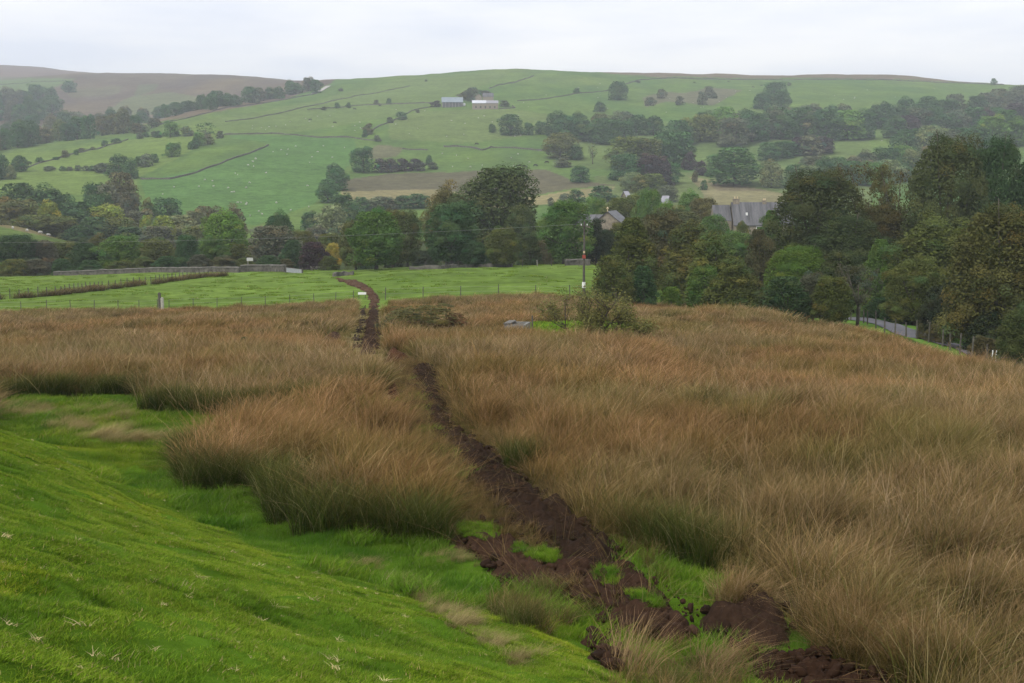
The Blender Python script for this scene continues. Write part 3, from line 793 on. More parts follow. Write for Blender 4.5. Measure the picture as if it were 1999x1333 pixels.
X, Y = sample(22.0, 12.0, 48.0)
k = inside(TRAMPLE, X, Y) & ~in_soil(X, Y); X = X[k]; Y = Y[k]
scatter('rushes', put(X, Y), LIB_RUSH, 0.24 + 0.30 * rng.random(len(X)), rng.random(len(X)) * 6.28, np.array((0.85, 0.80, 0.74)) * (0.5 + 0.7 * rng.random((len(X), 1))), 'trampled brown rush litter between the clumps and the dug track', tilt=rng.normal(size=(len(X), 2)) * 0.5)
# turf on the bank and the flat below it
X, Y = sample(21.0, 4.6, 40.0, 0.47, 0.6)
k = ~lush_mask(X, Y) & ~in_soil(X, Y); X = X[k]; Y = Y[k]
def grass_tint(X, Y):
    a = fbm(X * 0.5, Y * 0.5, 201, 3)[:, None]; b = fbm(X * 1.7, Y * 1.7, 205, 3)[:, None]
    t = np.ones((len(X), 3)) * (0.85 + 0.3 * rng.random((len(X), 1)))
    t = t * (1 + (np.array((1.35, 1.15, 1.0)) - 1) * sstep(.52, .75, a)) * (1 + (np.array((0.60, 0.76, 0.75)) - 1) * sstep(.55, .72, b))
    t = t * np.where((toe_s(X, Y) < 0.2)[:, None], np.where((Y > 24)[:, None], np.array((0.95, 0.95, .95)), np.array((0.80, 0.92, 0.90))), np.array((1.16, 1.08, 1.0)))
    return t
hg = (1 + 1.1 * sstep(.5, -.3, toe_s(X, Y))) * (0.75 + 0.7 * sstep(.45, .75, fbm(X * 1.7, Y * 1.7, 205, 3)) + 0.3 * rng.random(len(X)))
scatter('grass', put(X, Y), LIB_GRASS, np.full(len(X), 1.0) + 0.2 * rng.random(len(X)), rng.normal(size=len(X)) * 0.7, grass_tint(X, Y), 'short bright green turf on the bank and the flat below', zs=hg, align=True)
# longer grass in the flat below the bank and in the gaps
X, Y = sample(5.0, 11.0, 40.0, 0.47, 0.6)
s = toe_s(X, Y)
k = ~rush_mask(X, Y) & ~in_soil(X, Y) & (s < 0.4) & (fbm(X * 0.8, Y * 0.8, 211, 3) > 0.43); X = X[k]; Y = Y[k]
scatter('grass', put(X, Y), LIB_GRASS_LONG, 0.8 + 0.6 * rng.random(len(X)), rng.normal(size=len(X)) * 0.8, grass_tint(X, Y), 'longer lush grass at the foot of the bank', align=True)
X, Y = sample(3.0, 40.0, 90.0, 0.47, 0.6)
k = np.zeros(len(X), bool)
for g in GAPS: k |= inside(g, X, Y)
X = X[k]; Y = Y[k]
scatter('grass', put(X, Y), LIB_MEADOW, 0.8 + 0.4 * rng.random(len(X)), rng.random(len(X)) * 6.28, grass_tint(X, Y) * np.array((1.0, 1.1, .8)), 'green grass in the small clearings among the rushes')
X, Y = sample(5.0, 45.0, 110.0, 0.2, 0)
k = inside(TRENCH_STRIP, X, Y) & ~in_soil(X, Y); X = X[k]; Y = Y[k]
scatter('rushes', put(X, Y), LIB_RUSH_MID, 0.22 + 0.16 * rng.random(len(X)), rng.random(len(X)) * 6.28, np.array((1.05, 1.1, .95)) * (0.7 + 0.4 * rng.random((len(X), 1))), 'flattened pale grass between the two lines of the trench')
# sods thrown on the soil
P = []
for sd in SODS:
    x0, y0 = sd.min(0); x1, y1 = sd.max(0)
    q = rng.random((int(420 * (x1 - x0) * (y1 - y0) / 4) + 30, 2)) * (np.array((x1 - x0, y1 - y0))) + (x0, y0)
    P.append(q[inside(sd, q[:, 0], q[:, 1])])
P = np.concatenate(P)
P = P[fbm(P[:, 0] * 2.2, P[:, 1] * 2.2, 241, 2) + .5 * (rng.random(len(P)) - .5) > .5]
scatter('grass', put(P[:, 0], P[:, 1], 0.10 + 0.10 * fbm(P[:, 0] * 1.5, P[:, 1] * 1.5, 243, 2)), LIB_GRASS_LONG, 0.25 + 0.3 * rng.random(len(P)), rng.random(len(P)) * 6.28, grass_tint(P[:, 0], P[:, 1]) * np.array((1.15, 1.1, .9)), 'torn sods of bright grass lying on the dug peat', tilt=rng.normal(size=(len(P), 2)) * .3)
# pale dead grass: wisps on the bank, tussocks on the flat, a strip along the foot of the bank
X, Y = sample(5.0, 4.6, 34.0, 0.46, 0.3)
k = (toe_s(X, Y) > 0.2) & (fbm(X * .9, Y * .9, 221, 3) > .46); X = X[k]; Y = Y[k]
scatter('straw', put(X, Y, 0.03), LIB_STRAW, 0.30 + 0.65 * rng.random(len(X)) ** 2.5, rng.random(len(X)) * 6.28, np.array((1.7, 1.7, 1.8)) * (0.5 + 0.8 * rng.random((len(X), 1))), 'small wisps of dead straw lying on the turf', align=True)
P = []
for cx, cy, rx, ry, m in ((60, 812, 45, 5, 26), (135, 838, 30, 10, 34), (205, 852, 34, 9, 40), (225, 816, 26, 5, 16), (305, 862, 40, 6, 34), (15, 797, 60, 4, 22), (180, 803, 50, 4, 14), (880, 1092, 40, 12, 26), (705, 1105, 40, 10, 10), (780, 1145, 30, 9, 12), (825, 1172, 26, 9, 16), (865, 1195, 26, 9, 18), (905, 1220, 26, 9, 20), (950, 1250, 28, 10, 14), (1010, 1290, 30, 10, 10)):
    q = hit(cx + rx * rng.normal(size=m) * .7, cy + ry * rng.normal(size=m) * .7); P.append(q)
P = np.concatenate(P)
k = ~in_soil(P[:, 0], P[:, 1]); P = P[k]
scatter('straw', P, LIB_PALE, (0.20 + 0.22 * rng.random(len(P))) * np.where((P[:, 1] > 23), 1.9, 1.0), rng.normal(size=len(P)) * .5, np.array((1.0, 1.1, 0.85)) * (0.7 + 0.4 * rng.random((len(P), 1))), 'pale dead grass bent over at the foot of the bank')
P = np.concatenate([hit(cx + rx * rng.normal(size=m) * .7, cy + ry * rng.normal(size=m) * .7) for cx, cy, rx, ry, m in ((1440, 1185, 30, 10, 7), (1300, 1300, 80, 24, 4), (1420, 1310, 70, 20, 3), (1600, 1230, 60, 30, 5))])
scatter('straw', P, LIB_PALE, 0.8 + 0.5 * rng.random(len(P)), rng.normal(size=len(P)) * 1.2, np.array((0.85, 0.78, 0.68)) * (0.6 + 0.5 * rng.random((len(P), 1))), 'bleached dead rush stems scattered beside the track')
# clods on the soil
P = []; CT = []; CS = []
for poly, amp, c, cell in SOILS:
    x0, y0 = poly.min(0); x1, y1 = poly.max(0)
    m = int((x1 - x0) * (y1 - y0) * (70 if cell < .06 else 10)) + 10
    q = rng.random((m, 2)) * (x1 - x0, y1 - y0) + (x0, y0); q = q[inside(poly, q[:, 0], q[:, 1])]
    P.append(q); CT.append(np.tile(c, (len(q), 1)) * (0.55 + 0.9 * rng.random((len(q), 1)))); CS.append((0.014 + 0.075 * rng.random(len(q)) ** 4) * (1 if cell < .06 else .8))
q = np.stack(sample(16, 12, 45), 1); q = q[inside(TRAMPLE, q[:, 0], q[:, 1])]; q = q[fbm(q[:, 0] * .9, q[:, 1] * .9, 251, 3) > .47]
P.append(q); CT.append(np.tile((0.038, 0.021, 0.012), (len(q), 1)) * (0.55 + 0.9 * rng.random((len(q), 1)))); CS.append(0.02 + 0.10 * rng.random(len(q)) ** 3)
P = np.concatenate(P); CT = np.concatenate(CT); CS = np.concatenate(CS)
scatter('peat_clods', put(P[:, 0], P[:, 1], 0.10), LIB_CLOD, CS, rng.random(len(P)) * 6.28, CT, 'loose clods of dark peat along the dug track', tilt=rng.normal(size=(len(P), 2)))
# coarse clumps in the meadow beyond
X, Y = sample(0.16, 100.0, 205.0, 0.47, 0.0)
px_, py_ = project(X, Y, ground(X, Y))
k = ~(inside(RUSH_MAIN, X, Y) | inside(RUSH_LEFT, X, Y)) & (px_ < 1180) & ~in_soil(X, Y, 0.5) & (fbm(X * .2, Y * .12, 231, 3) + .35 * rng.random(len(X)) > .62); X = X[k]; Y = Y[k]
scatter('grass', put(X, Y), LIB_MEADOW, 0.7 + 0.5 * rng.random(len(X)), rng.random(len(X)) * 6.28, np.array((1.0, 0.95, 1.0)) * (0.85 + 0.3 * rng.random((len(X), 1))), 'coarser grass clumps in the bright meadow')

# MARK: trees
# ------------------------------------------------------------------ trees
def unit(v): return v / (np.linalg.norm(v, axis=-1, keepdims=True) + 1e-9)

def leaf_quads(P, Nn, size, tone):
    n = len(P)
    a = unit(np.cross(Nn, rng.normal(size=(n, 3)))); b = np.cross(Nn, a)
    s = (size * (0.55 + 0.9 * rng.random(n)))[:, None] * np.array((1, 1, .68))
    V = np.stack([P - a * s, P - b * s * .55, P + a * s, P + b * s * .55], 1).reshape(-1, 3)
    return V, np.arange(n * 4).reshape(n, 4), np.repeat(tone, 4, 0)

ENV = {   # crown outline: half-width at height t (0 bottom .. 1 top of the crown), crown bottom
    'dome': (lambda t: np.sqrt(np.clip(1 - ((t - .38) / .64) ** 2, 0, 1)), 0.10),
    'oval': (lambda t: np.sqrt(np.clip(1 - ((t - .45) / .56) ** 2, 0, 1)) ** 0.9, 0.09),
    'tall': (lambda t: np.clip(1.12 * (1 - t) ** .62 * np.clip(.55 + 2.2 * t, 0, 1), 0, 1), 0.05),
    'far_dome': (lambda t: np.sqrt(np.clip(1 - ((t - .30) / .71) ** 2, 0, 1)), 0.03),
    'far_oval': (lambda t: np.sqrt(np.clip(1 - ((t - .38) / .63) ** 2, 0, 1)), 0.03),
    'shrub': (lambda t: np.sqrt(np.clip(1 - ((t - .25) / .76) ** 2, 0, 1)), 0.0),
    'sparse': (lambda t: np.sqrt(np.clip(1 - ((t - .55) / .52) ** 2, 0, 1)), 0.22),
    'spire': (lambda t: np.clip(1 - t, 0, 1) ** .8 * .9 + .08, 0.06),
}

def make_crown(kind, seed, nl, nleaf, leaf, lob=(0.13, 0.22), fill=0.25, huevar=0.16, irregular=0.42):
    global rng
    keep = rng; rng = np.random.default_rng(1000 + seed)
    f, zb = ENV[kind]
    C = []; RR = []
    lean = rng.normal(size=2) * 0.05
    def spot(rl):
        while True:
            t = rng.random()
            if rng.random() < 0.25 + 0.75 * float(f(np.array(t))): break
        a = rng.random() * 2 * math.pi
        r = float(f(np.array(t))) * 0.5 * (1 + irregular * (rng.random() - .6))
        q = max(0.0, r - rl * 0.6) * math.sqrt(0.3 + 0.7 * rng.random())
        return np.array((q * math.cos(a) + lean[0] * t, q * math.sin(a) + lean[1] * t, zb + (1 - zb) * max(t, 0.06) - rl * 0.4 * t))
    nb = max(6, nl // 5)                                # boughs, each carrying its own cluster of leaf clumps
    B = []
    for i in range(nb):
        rb = (lob[1] * (0.85 + 0.5 * rng.random())); B.append((spot(rb), rb))
    for i in range(nl):
        rl = (lob[0] + (lob[1] - lob[0]) * rng.random()) * 0.80
        if i < nl * .8:
            c, rb = B[i % nb]; d = rng.normal(size=3); d[2] = abs(d[2]) * 1.0 - .35; d /= np.linalg.norm(d) + 1e-9
            p = c + d * np.array((1, 1, .8)) * rb * (.5 + .4 * rng.random())
        else:
            p = spot(rl)
        p[2] = max(p[2], zb * .8 + .01)
        C.append(p); RR.append(rl)
    C = np.array(C); RR = np.array(RR)
    li = rng.choice(nl, int(nleaf * (1 - fill)), p=RR ** 2 / (RR ** 2).sum())
    d = unit(rng.normal(size=(len(li), 3)))
    ctr = np.array((0, 0, zb + (1 - zb) * .42))
    o = unit(C[li] - ctr)
    dot = (d * o).sum(1); flip = dot < -0.25; d[flip] = d[flip] - 2 * dot[flip, None] * o[flip]
    d[:, 2] = np.where((d[:, 2] < -0.2) & (rng.random(len(d)) < .7), -d[:, 2], d[:, 2])
    sq = np.array((1.0, 1.0, 0.82))
    P = C[li] + d * sq * (RR[li] * (0.55 + 0.5 * rng.random(len(li)) ** .6))[:, None]
    nrm = unit(d * 1.0 + 0.30 * rng.normal(size=d.shape) + np.array((0, 0, .35)))
    lt = 1 + 0.30 * (rng.random(nl) - .5) * 2
    lh = rng.normal(size=nl) * huevar
    T = np.ones((len(li), 3)) * (lt[li] * (0.90 + 0.20 * rng.random(len(li))))[:, None]
    T[:, 0] *= 1 + lh[li]; T[:, 2] *= 1 - lh[li] * .5
    nf = nleaf - len(li)
    tz = rng.random(nf) * .93; az = rng.random(nf) * 6.283; rz = f(tz) * 0.44 * np.sqrt(rng.random(nf))
    Pf = np.stack([rz * np.cos(az) + lean[0] * tz, rz * np.sin(az) + lean[1] * tz, zb + (1 - zb) * tz], 1)
    Pf[:, 2] = np.maximum(Pf[:, 2], 0.01)
    Tf = np.ones((nf, 3)) * (0.85 + 0.3 * rng.random((nf, 1)))
    P = np.concatenate([P, Pf]); nrm = np.concatenate([nrm, unit(rng.normal(size=(nf, 3)))]); T = np.concatenate([T, Tf])
    lo = np.quantile(P, .004, axis=0); hi = np.quantile(P, .996, axis=0)
    sx = 1.0 / max(hi[0] - lo[0], hi[1] - lo[1])
    c = np.array(((hi[0] + lo[0]) / 2, (hi[1] + lo[1]) / 2, 0))
    S = np.array((sx, sx, 1 / hi[2]))
    P = (P - c) * S; C = (C - c) * S
    V, q, tt = leaf_quads(P, nrm, np.concatenate([np.full(len(li), leaf), np.full(nf, leaf * 1.7)]), T)
    V[:, 2] = np.maximum(V[:, 2], -0.01)
    me = new_mesh('crown', V, quads=q, material=M_LEAF, tone=('tone', tt))
    mb = MB()
    base_r = 0.035
    fork = zb + (1 - zb) * .22
    mb.tube([(0, 0, -.03), (0.004, 0, zb * .6), (0.01, 0.005, fork), (0, 0.01, zb + (1 - zb) * .6)], [base_r * 1.35, base_r, base_r * .8, base_r * .25], 8)
    for i in rng.choice(nl, min(nl, 12), replace=False):
        s = np.array((0.008, 0.004, fork * (0.75 + 0.5 * rng.random()))); e = C[i]
        m = (s + e) / 2 + np.array((0, 0, -0.03)) + rng.normal(size=3) * .012
        mb.tube([s, m, e + (e - m) * .25], [base_r * .5, base_r * .33, base_r * .1], 5)
    tr = mb.mesh('trunk', M_BARK, True)
    rng = keep
    return me, tr

PROTO = {}
def proto(key, n, *a, **k): PROTO[key] = [make_crown(*((a[0], hash(key) % 1 + i * 37 + len(PROTO) * 100) + a[1:]), **k) for i in range(n)]
proto('dome', 3, 'dome', 95, 26000, 0.0130, lob=(.10, .19), fill=.3)
proto('near_dome', 2, 'dome', 130, 60000, 0.0088, lob=(.08, .16), fill=.3)
proto('near_oval', 2, 'oval', 110, 50000, 0.0095, lob=(.08, .16), fill=.3)
proto('oval', 3, 'oval', 80, 22000, 0.0140, lob=(.10, .19), fill=.3)
proto('tall', 3, 'tall', 80, 22000, 0.0130, lob=(.09, .17), irregular=.45, fill=.3)
proto('shrub', 3, 'shrub', 50, 12000, 0.017, lob=(.11, .2), irregular=.4, fill=.3)
proto('sparse', 2, 'sparse', 50, 6500, 0.012, lob=(.07, .13), fill=.12, irregular=.5)
proto('spire', 1, 'spire', 60, 8000, 0.019, lob=(.09, .15), fill=.3)
proto('bramble', 3, 'shrub', 40, 11000, 0.0145, lob=(.07, .15), irregular=.9, fill=.2)
proto('far_dome', 5, 'far_dome', 30, 4200, 0.027, lob=(.15, .25), fill=.3)
proto('far_oval', 5, 'far_oval', 26, 3800, 0.029, lob=(.15, .25), fill=.3)
proto('far_shrub', 4, 'shrub', 18, 1200, 0.048, lob=(.17, .28), irregular=.4, fill=.3)
proto('far_sparse', 2, 'sparse', 28, 900, 0.030, lob=(.08, .14), irregular=.5)
COLS = dict(dark=(0.042, 0.078, 0.028), mid=(0.072, 0.124, 0.027), olive=(0.086, 0.098, 0.026), brown=(0.080, 0.079, 0.026), sycamore=(0.058, 0.075, 0.025), bright=(0.098, 0.165, 0.026), lime=(0.135, 0.165, 0.030),
            yellow=(0.30, 0.25, 0.05), purple=(0.046, 0.032, 0.034), pale=(0.115, 0.130, 0.058), grey=(0.080, 0.084, 0.050), rust=(0.080, 0.074, 0.032), orange=(0.076, 0.080, 0.026), black=(0.030, 0.040, 0.018), fox=(0.13, 0.065, 0.03))
_seen = {}
def tree(px, top, where, wpx, kind, col, label, group=None, cat=None, name=None, far=None):
    """a tree whose top is seen at (px, top); where = distance in metres (far False) or photo row of its foot (far True)"""
    if far is None: far = kind.startswith('far')
    if far:
        p = hit(px, where, 420.0)[0]
    else:
        x = float(u_of(px, e_of(top))) * where
        p = np.array((x, where, float(ground(np.array([x]), np.array([float(where)]))[0])))
    if kind in ('dome', 'oval') and not far and where < 170 and wpx > 100: kind = 'near_' + kind
    h = max(float(e_of(top)) * p[1] - p[2], 0.6) * random.uniform(.99, 1.02)
    w = wpx / F * p[1] * (1.06 if far or p[1] > 175 else 1.16)
    low = kind.endswith('shrub') or kind == 'bramble'
    nm = name or ('bush' if low else 'tree')
    root = thing(nm, label, cat or ('bush' if low else 'tree'), tuple(p), random.uniform(0, 6.28), group, (w, w, h))
    cr, tr = random.choice(PROTO[kind])
    c = obj('crown', cr, root); o = obj('trunk', tr, root)
    v = random.uniform(.88, 1.14); b = COLS[col]
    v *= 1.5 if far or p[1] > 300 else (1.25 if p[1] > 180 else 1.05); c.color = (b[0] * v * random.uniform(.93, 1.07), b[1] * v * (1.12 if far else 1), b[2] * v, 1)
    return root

def strip(line, n, hpx, wpx, kinds, cols, label, group, cat=None):
    line = np.asarray(line, float)
    s = np.concatenate([[0], np.cumsum(np.hypot(*np.diff(line, axis=0).T))])
    for i in range(n):
        t = (i + random.uniform(.15, .85)) / n * s[-1]
        px = np.interp(t, s, line[:, 0]) + random.uniform(-3, 3); py = np.interp(t, s, line[:, 1]) + random.uniform(-2, 2)
        tree(px, py - random.uniform(*hpx), py, random.uniform(*wpx), random.choice(kinds), random.choice(cols), label, group, cat, far=True)

# -- trees at the edge of the meadow
T = tree
T(15, 458, 242, 100, 'dome', 'dark', 'dark green tree standing at the west end of the hedge beyond the meadow')
T(-60, 450, 250, 120, 'dome', 'olive', 'olive tree only partly in view at the edge of the hedge beyond the meadow')
T(75, 468, 246, 70, 'oval', 'grey', 'greyish brown thin-leaved tree below the small green hillock')
T(120, 470, 255, 90, 'oval', 'olive', 'dull olive tree between the hillock and the round dark green trees')
T(165, 466, 226, 66, 'dome', 'dark', 'round dark green tree with a smooth outline, first of a clump over the stone wall')
T(192, 456, 238, 70, 'dome', 'orange', 'orange tinged tree rising behind a clump of dark green trees over the stone wall')
T(226, 460, 224, 88, 'dome', 'mid', 'broad green tree at the east side of the dark clump over the stone wall')
T(300, 464, 240, 80, 'oval', 'olive', 'olive tree with yellowing side behind the low stone wall')
T(335, 470, 248, 60, 'oval', 'grey', 'thin grey brown tree behind the low stone wall')
T(366, 458, 226, 52, 'dome', 'dark', 'small round dark green tree above the hedge, near the tall yellow-topped tree')
T(441, 410, 262, 100, 'dome', 'bright', 'large round green tree with a yellowing top, tallest over the meadow hedge')
T(415, 462, 232, 60, 'oval', 'mid', 'green tree in front of the tall yellow-topped round tree')
T(470, 478, 236, 60, 'shrub', 'olive', 'olive bush beneath the tall yellow-topped round tree')
T(543, 414, 275, 74, 'dome', 'dark', 'dark round-headed tree standing alone before the sheep pasture')
T(545, 442, 246, 112, 'shrub', 'grey', 'wide grey brown thicket under the dark round-headed tree')
T(590, 450, 252, 60, 'oval', 'olive', 'olive tree between the grey brown thicket and the purple bush')
T(575, 470, 230, 56, 'shrub', 'dark', 'dark green bush with pale leaves behind the field wall')
T(617, 472, 214, 60, 'shrub', 'purple', 'dark purple-leaved bush near the end of the track')
T(648, 474, 216, 34, 'oval', 'yellow', 'small bright yellow tree beside the purple bush')
T(640, 500, 212, 44, 'shrub', 'olive', 'green garden bush under the small yellow tree')
T(640, 455, 240, 60, 'oval', 'olive', 'olive tree behind the small yellow tree')
T(733, 406, 192, 104, 'oval', 'mid', 'full green tree standing where the track leaves the meadow')
T(693, 428, 204, 62, 'oval', 'orange', 'brown and olive tree close beside the full green tree at the track')
T(765, 408, 212, 50, 'oval', 'brown', 'narrow brown tree just behind the full green tree at the track')
T(795, 412, 208, 74, 'oval', 'sycamore', 'dull olive tree between two green trees on the meadow edge')
T(880, 396, 196, 112, 'oval', 'dark', 'dark green broad tree in front of the big brown-topped sycamore')
T(962, 324, 238, 168, 'dome', 'sycamore', 'tallest dark brown-green sycamore with a billowing crown above the meadow')
T(1014, 405, 226, 92, 'dome', 'sycamore', 'lower dark side tree under the tallest billowing sycamore')
T(872, 354, 242, 112, 'dome', 'brown', 'brownish sycamore leaning against the shoulder of the tallest one')
T(985, 442, 190, 72, 'oval', 'olive', 'small green tree with open foliage at the meadow edge under the tallest sycamore')
T(925, 470, 193, 54, 'oval', 'dark', 'small dark tree squeezed between the broad green tree and the open small one')
T(1035, 456, 202, 50, 'shrub', 'sycamore', 'dark brownish bush at the foot of the tallest sycamore')
T(1102, 390, 200, 104, 'oval', 'mid', 'light green round tree standing to the west of the telegraph pole')
T(1062, 470, 212, 40, 'shrub', 'rust', 'rust coloured bush behind the meadow fence')
T(1165, 428, 206, 72, 'spire', 'black', 'blackish evergreen tree behind the telegraph pole, before the gabled house')
T(1150, 480, 214, 50, 'shrub', 'olive', 'olive bush behind the telegraph pole')
for px, top, w, c in ((20, 506, 60, 'olive'), (70, 504, 60, 'grey'), (118, 506, 50, 'dark'), (280, 502, 60, 'olive'), (330, 500, 60, 'dark'), (385, 498, 56, 'grey'), (435, 498, 60, 'rust'), (478, 504, 46, 'olive'), (520, 500, 60, 'dark'), (555, 506, 40, 'rust'), (175, 508, 60, 'dark'), (230, 510, 60, 'olive')):
    T(px, top, 213 + random.uniform(0, 6), w, 'shrub', c, 'low scrubby bush in the hedge behind the meadow wall', 'hedge bushes behind the meadow wall')
for px, top, w, c in ((715, 492, 50, 'dark'), (770, 488, 50, 'black'), (830, 490, 60, 'black'), (905, 494, 60, 'black'), (960, 492, 40, 'dark'), (1040, 492, 50, 'dark'), (1085, 500, 40, 'mid')):
    T(px, top, 222 + random.uniform(0, 8), w, 'shrub', c, 'shady undergrowth bush beneath the trees on the meadow edge', 'undergrowth beneath the meadow trees')
# -- trees round the houses
T(1216, 433, 206, 66, 'oval', 'olive', 'olive tree screening the lower wall of the gabled house')
T(1440, 452, 196, 84, 'oval', 'mid', 'green tree screening the lower wall of the slate house')
T(1490, 446, 200, 50, 'tall', 'mid', 'slim green tree by the east window of the slate house')
T(1185, 448, 204, 50, 'oval', 'black', 'dark leafy tree between the pole and the gabled house')
T(1205, 384, 300, 90, 'dome', 'olive', 'olive tree behind the roof of the gabled house')
T(1165, 386, 310, 60, 'oval', 'mid', 'green tree behind the west end of the gabled house')
T(1240, 376, 312, 60, 'oval', 'olive', 'tall olive tree between the gabled house and the round green one')
T(1266, 370, 292, 58, 'oval', 'mid', 'rounded fresh green tree near the pale distant roof')
T(1303, 391, 285, 52, 'dome', 'bright', 'bright green bushy tree beneath the pale distant roof')
T(1350, 370, 330, 62, 'dome', 'mid', 'deep green domed tree in front of the beige slope')
T(1378, 385, 305, 70, 'dome', 'brown', 'brown tinged domed tree west of the slate house')
T(1330, 402, 262, 110, 'dome', 'orange', 'wide brown-orange tree below the domed trees by the houses')
T(1392, 418, 240, 60, 'oval', 'mid', 'green tree partly covering the low wing of the slate house')
T(1448, 432, 215, 30, 'oval', 'olive', 'slender olive tree against the wall of the slate house')
# -- the belt of trees along the lane
T(1228, 428, 122, 112, 'tall', 'olive', 'tall olive alder standing at the corner of the rushes')
T(1200, 500, 114, 72, 'shrub', 'olive', 'light olive bush at the foot of the tall corner alder')
T(1258, 520, 116, 60, 'shrub', 'dark', 'dark bush at the shaded foot of the tall corner alder')
T(1295, 410, 160, 100, 'oval', 'rust', 'rust-brown tree behind the alders with dark gaps in it')
T(1325, 520, 140, 60, 'tall', 'mid', 'young green tree standing in the gap between two alders')
T(1355, 432, 138, 130, 'tall', 'olive', 'feathery olive alder in the middle of the belt below the houses')
T(1312, 560, 122, 40, 'shrub', 'bright', 'bright green sapling in the gap beside the corner alder')
T(1410, 452, 112, 120, 'tall', 'olive', 'large alder with ragged grey-green foliage above the rush crest')
T(1440, 500, 103, 110, 'tall', 'olive', 'olive-green alder standing lower on the rush crest')
T(1380, 520, 106, 70, 'oval', 'mid', 'small green alder at the edge of the rushes')
T(1490, 452, 135, 70, 'tall', 'rust', 'reddish brown half-bare alder below the slate house')
T(1510, 412, 170, 60, 'tall', 'mid', 'pointed green birch covering the end of the slate house')
T(1560, 482, 124, 122, 'dome', 'bright', 'bright fresh green dome-shaped tree in the middle of the belt')
T(1540, 542, 96, 84, 'shrub', 'dark', 'dark alder bush where the rushes meet the belt of trees')
T(1500, 560, 98, 60, 'shrub', 'sycamore', 'dusky bush beside the dark alder bush on the crest')
T(1590, 530, 97, 60, 'oval', 'grey', 'greyish fading small tree on the crest')
T(1625, 540, 95, 78, 'oval', 'olive', 'small rounded olive-green tree beside the start of the lane')
T(1678, 520, 96, 76, 'sparse', 'grey', 'nearly leafless grey tree beside the first posts of the lane fence')
T(1600, 334, 152, 180, 'dome', 'sycamore', 'huge dark sycamore with drooping brown-green crown beside the slate house')
T(1660, 420, 146, 140, 'dome', 'sycamore', 'lower dark brown sycamore filling the middle of the belt')
T(1700, 318, 165, 100, 'sparse', 'brown', 'thin-topped tree with bare branches showing, beside the huge sycamore')
T(1750, 322, 160, 90, 'sparse', 'brown', 'half-bare tree with upright limbs, in front of the tall dark pair')
T(1725, 400, 155, 130, 'dome', 'brown', 'brown leafy tree below the half-bare tops')
T(1855, 270, 150, 150, 'dome', 'sycamore', 'tall dark oak, first of the pair on the skyline of the belt')
T(1948, 272, 152, 118, 'dome', 'dark', 'tall dark oak, second of the pair on the skyline of the belt')
T(2040, 300, 150, 130, 'dome', 'dark', 'dark oak mostly out of view beside the tall pair')
T(1725, 470, 118, 80, 'tall', 'mid', 'pale green birch-like tree rising among darker ones above the lane')
T(1650, 490, 120, 90, 'oval', 'sycamore', 'shadowy tree between the fresh green dome and the lane')
T(1830, 420, 112, 190, 'oval', 'olive', 'broad olive-green tree overhanging the lane')
T(1790, 500, 106, 110, 'oval', 'olive', 'olive-green ash tree directly above the far verge of the lane')
T(1900, 520, 92, 130, 'dome', 'black', 'very dark tree with deep shade under it beside the lane')
T(1965, 400, 82, 190, 'dome', 'orange', 'big russet-leaved oak reaching out of the picture above the lane')
T(2010, 590, 64, 110, 'dome', 'sycamore', 'brownish oak branch-heavy tree at the very end of the lane')
T(2040, 420, 90, 150, 'dome', 'sycamore', 'dark oak mostly out of view behind the big russet one')
T(1835, 560, 97, 90, 'shrub', 'black', 'dark thicket in the shade behind the far verge')
T(1770, 572, 108, 80, 'shrub', 'dark', 'dark green thicket behind the grey posts above the lane')
T(1715, 580, 112, 60, 'shrub', 'dark', 'dark thicket where the lane disappears')
T(1930, 610, 80, 90, 'shrub', 'black', 'black-green thicket under the big russet oak')
T(1797, 632, 91, 14, 'shrub', 'rust', 'small reddish bush on the far verge of the lane')
T(1832, 632, 86, 50, 'shrub', 'rust', 'rust-brown bracken patch on the far verge of the lane')
T(1920, 655, 75, 60, 'shrub', 'rust', 'dull red bracken under the big russet oak')
# -- in the rushes
T(818, 596, 70, 150, 'bramble', 'brown', 'low sprawling bramble bush among the rushes, dark green with reddish tips')
T(886, 612, 71, 60, 'bramble', 'fox', 'small reddish bramble at the east side of the sprawling one')
T(775, 608, 72, 80, 'bramble', 'rust', 'brownish bramble at the west side of the sprawling one')
T(477, 658, 58, 24, 'shrub', 'dark', 'single small dark thistle-like bush among the brown rushes', cat='bush')

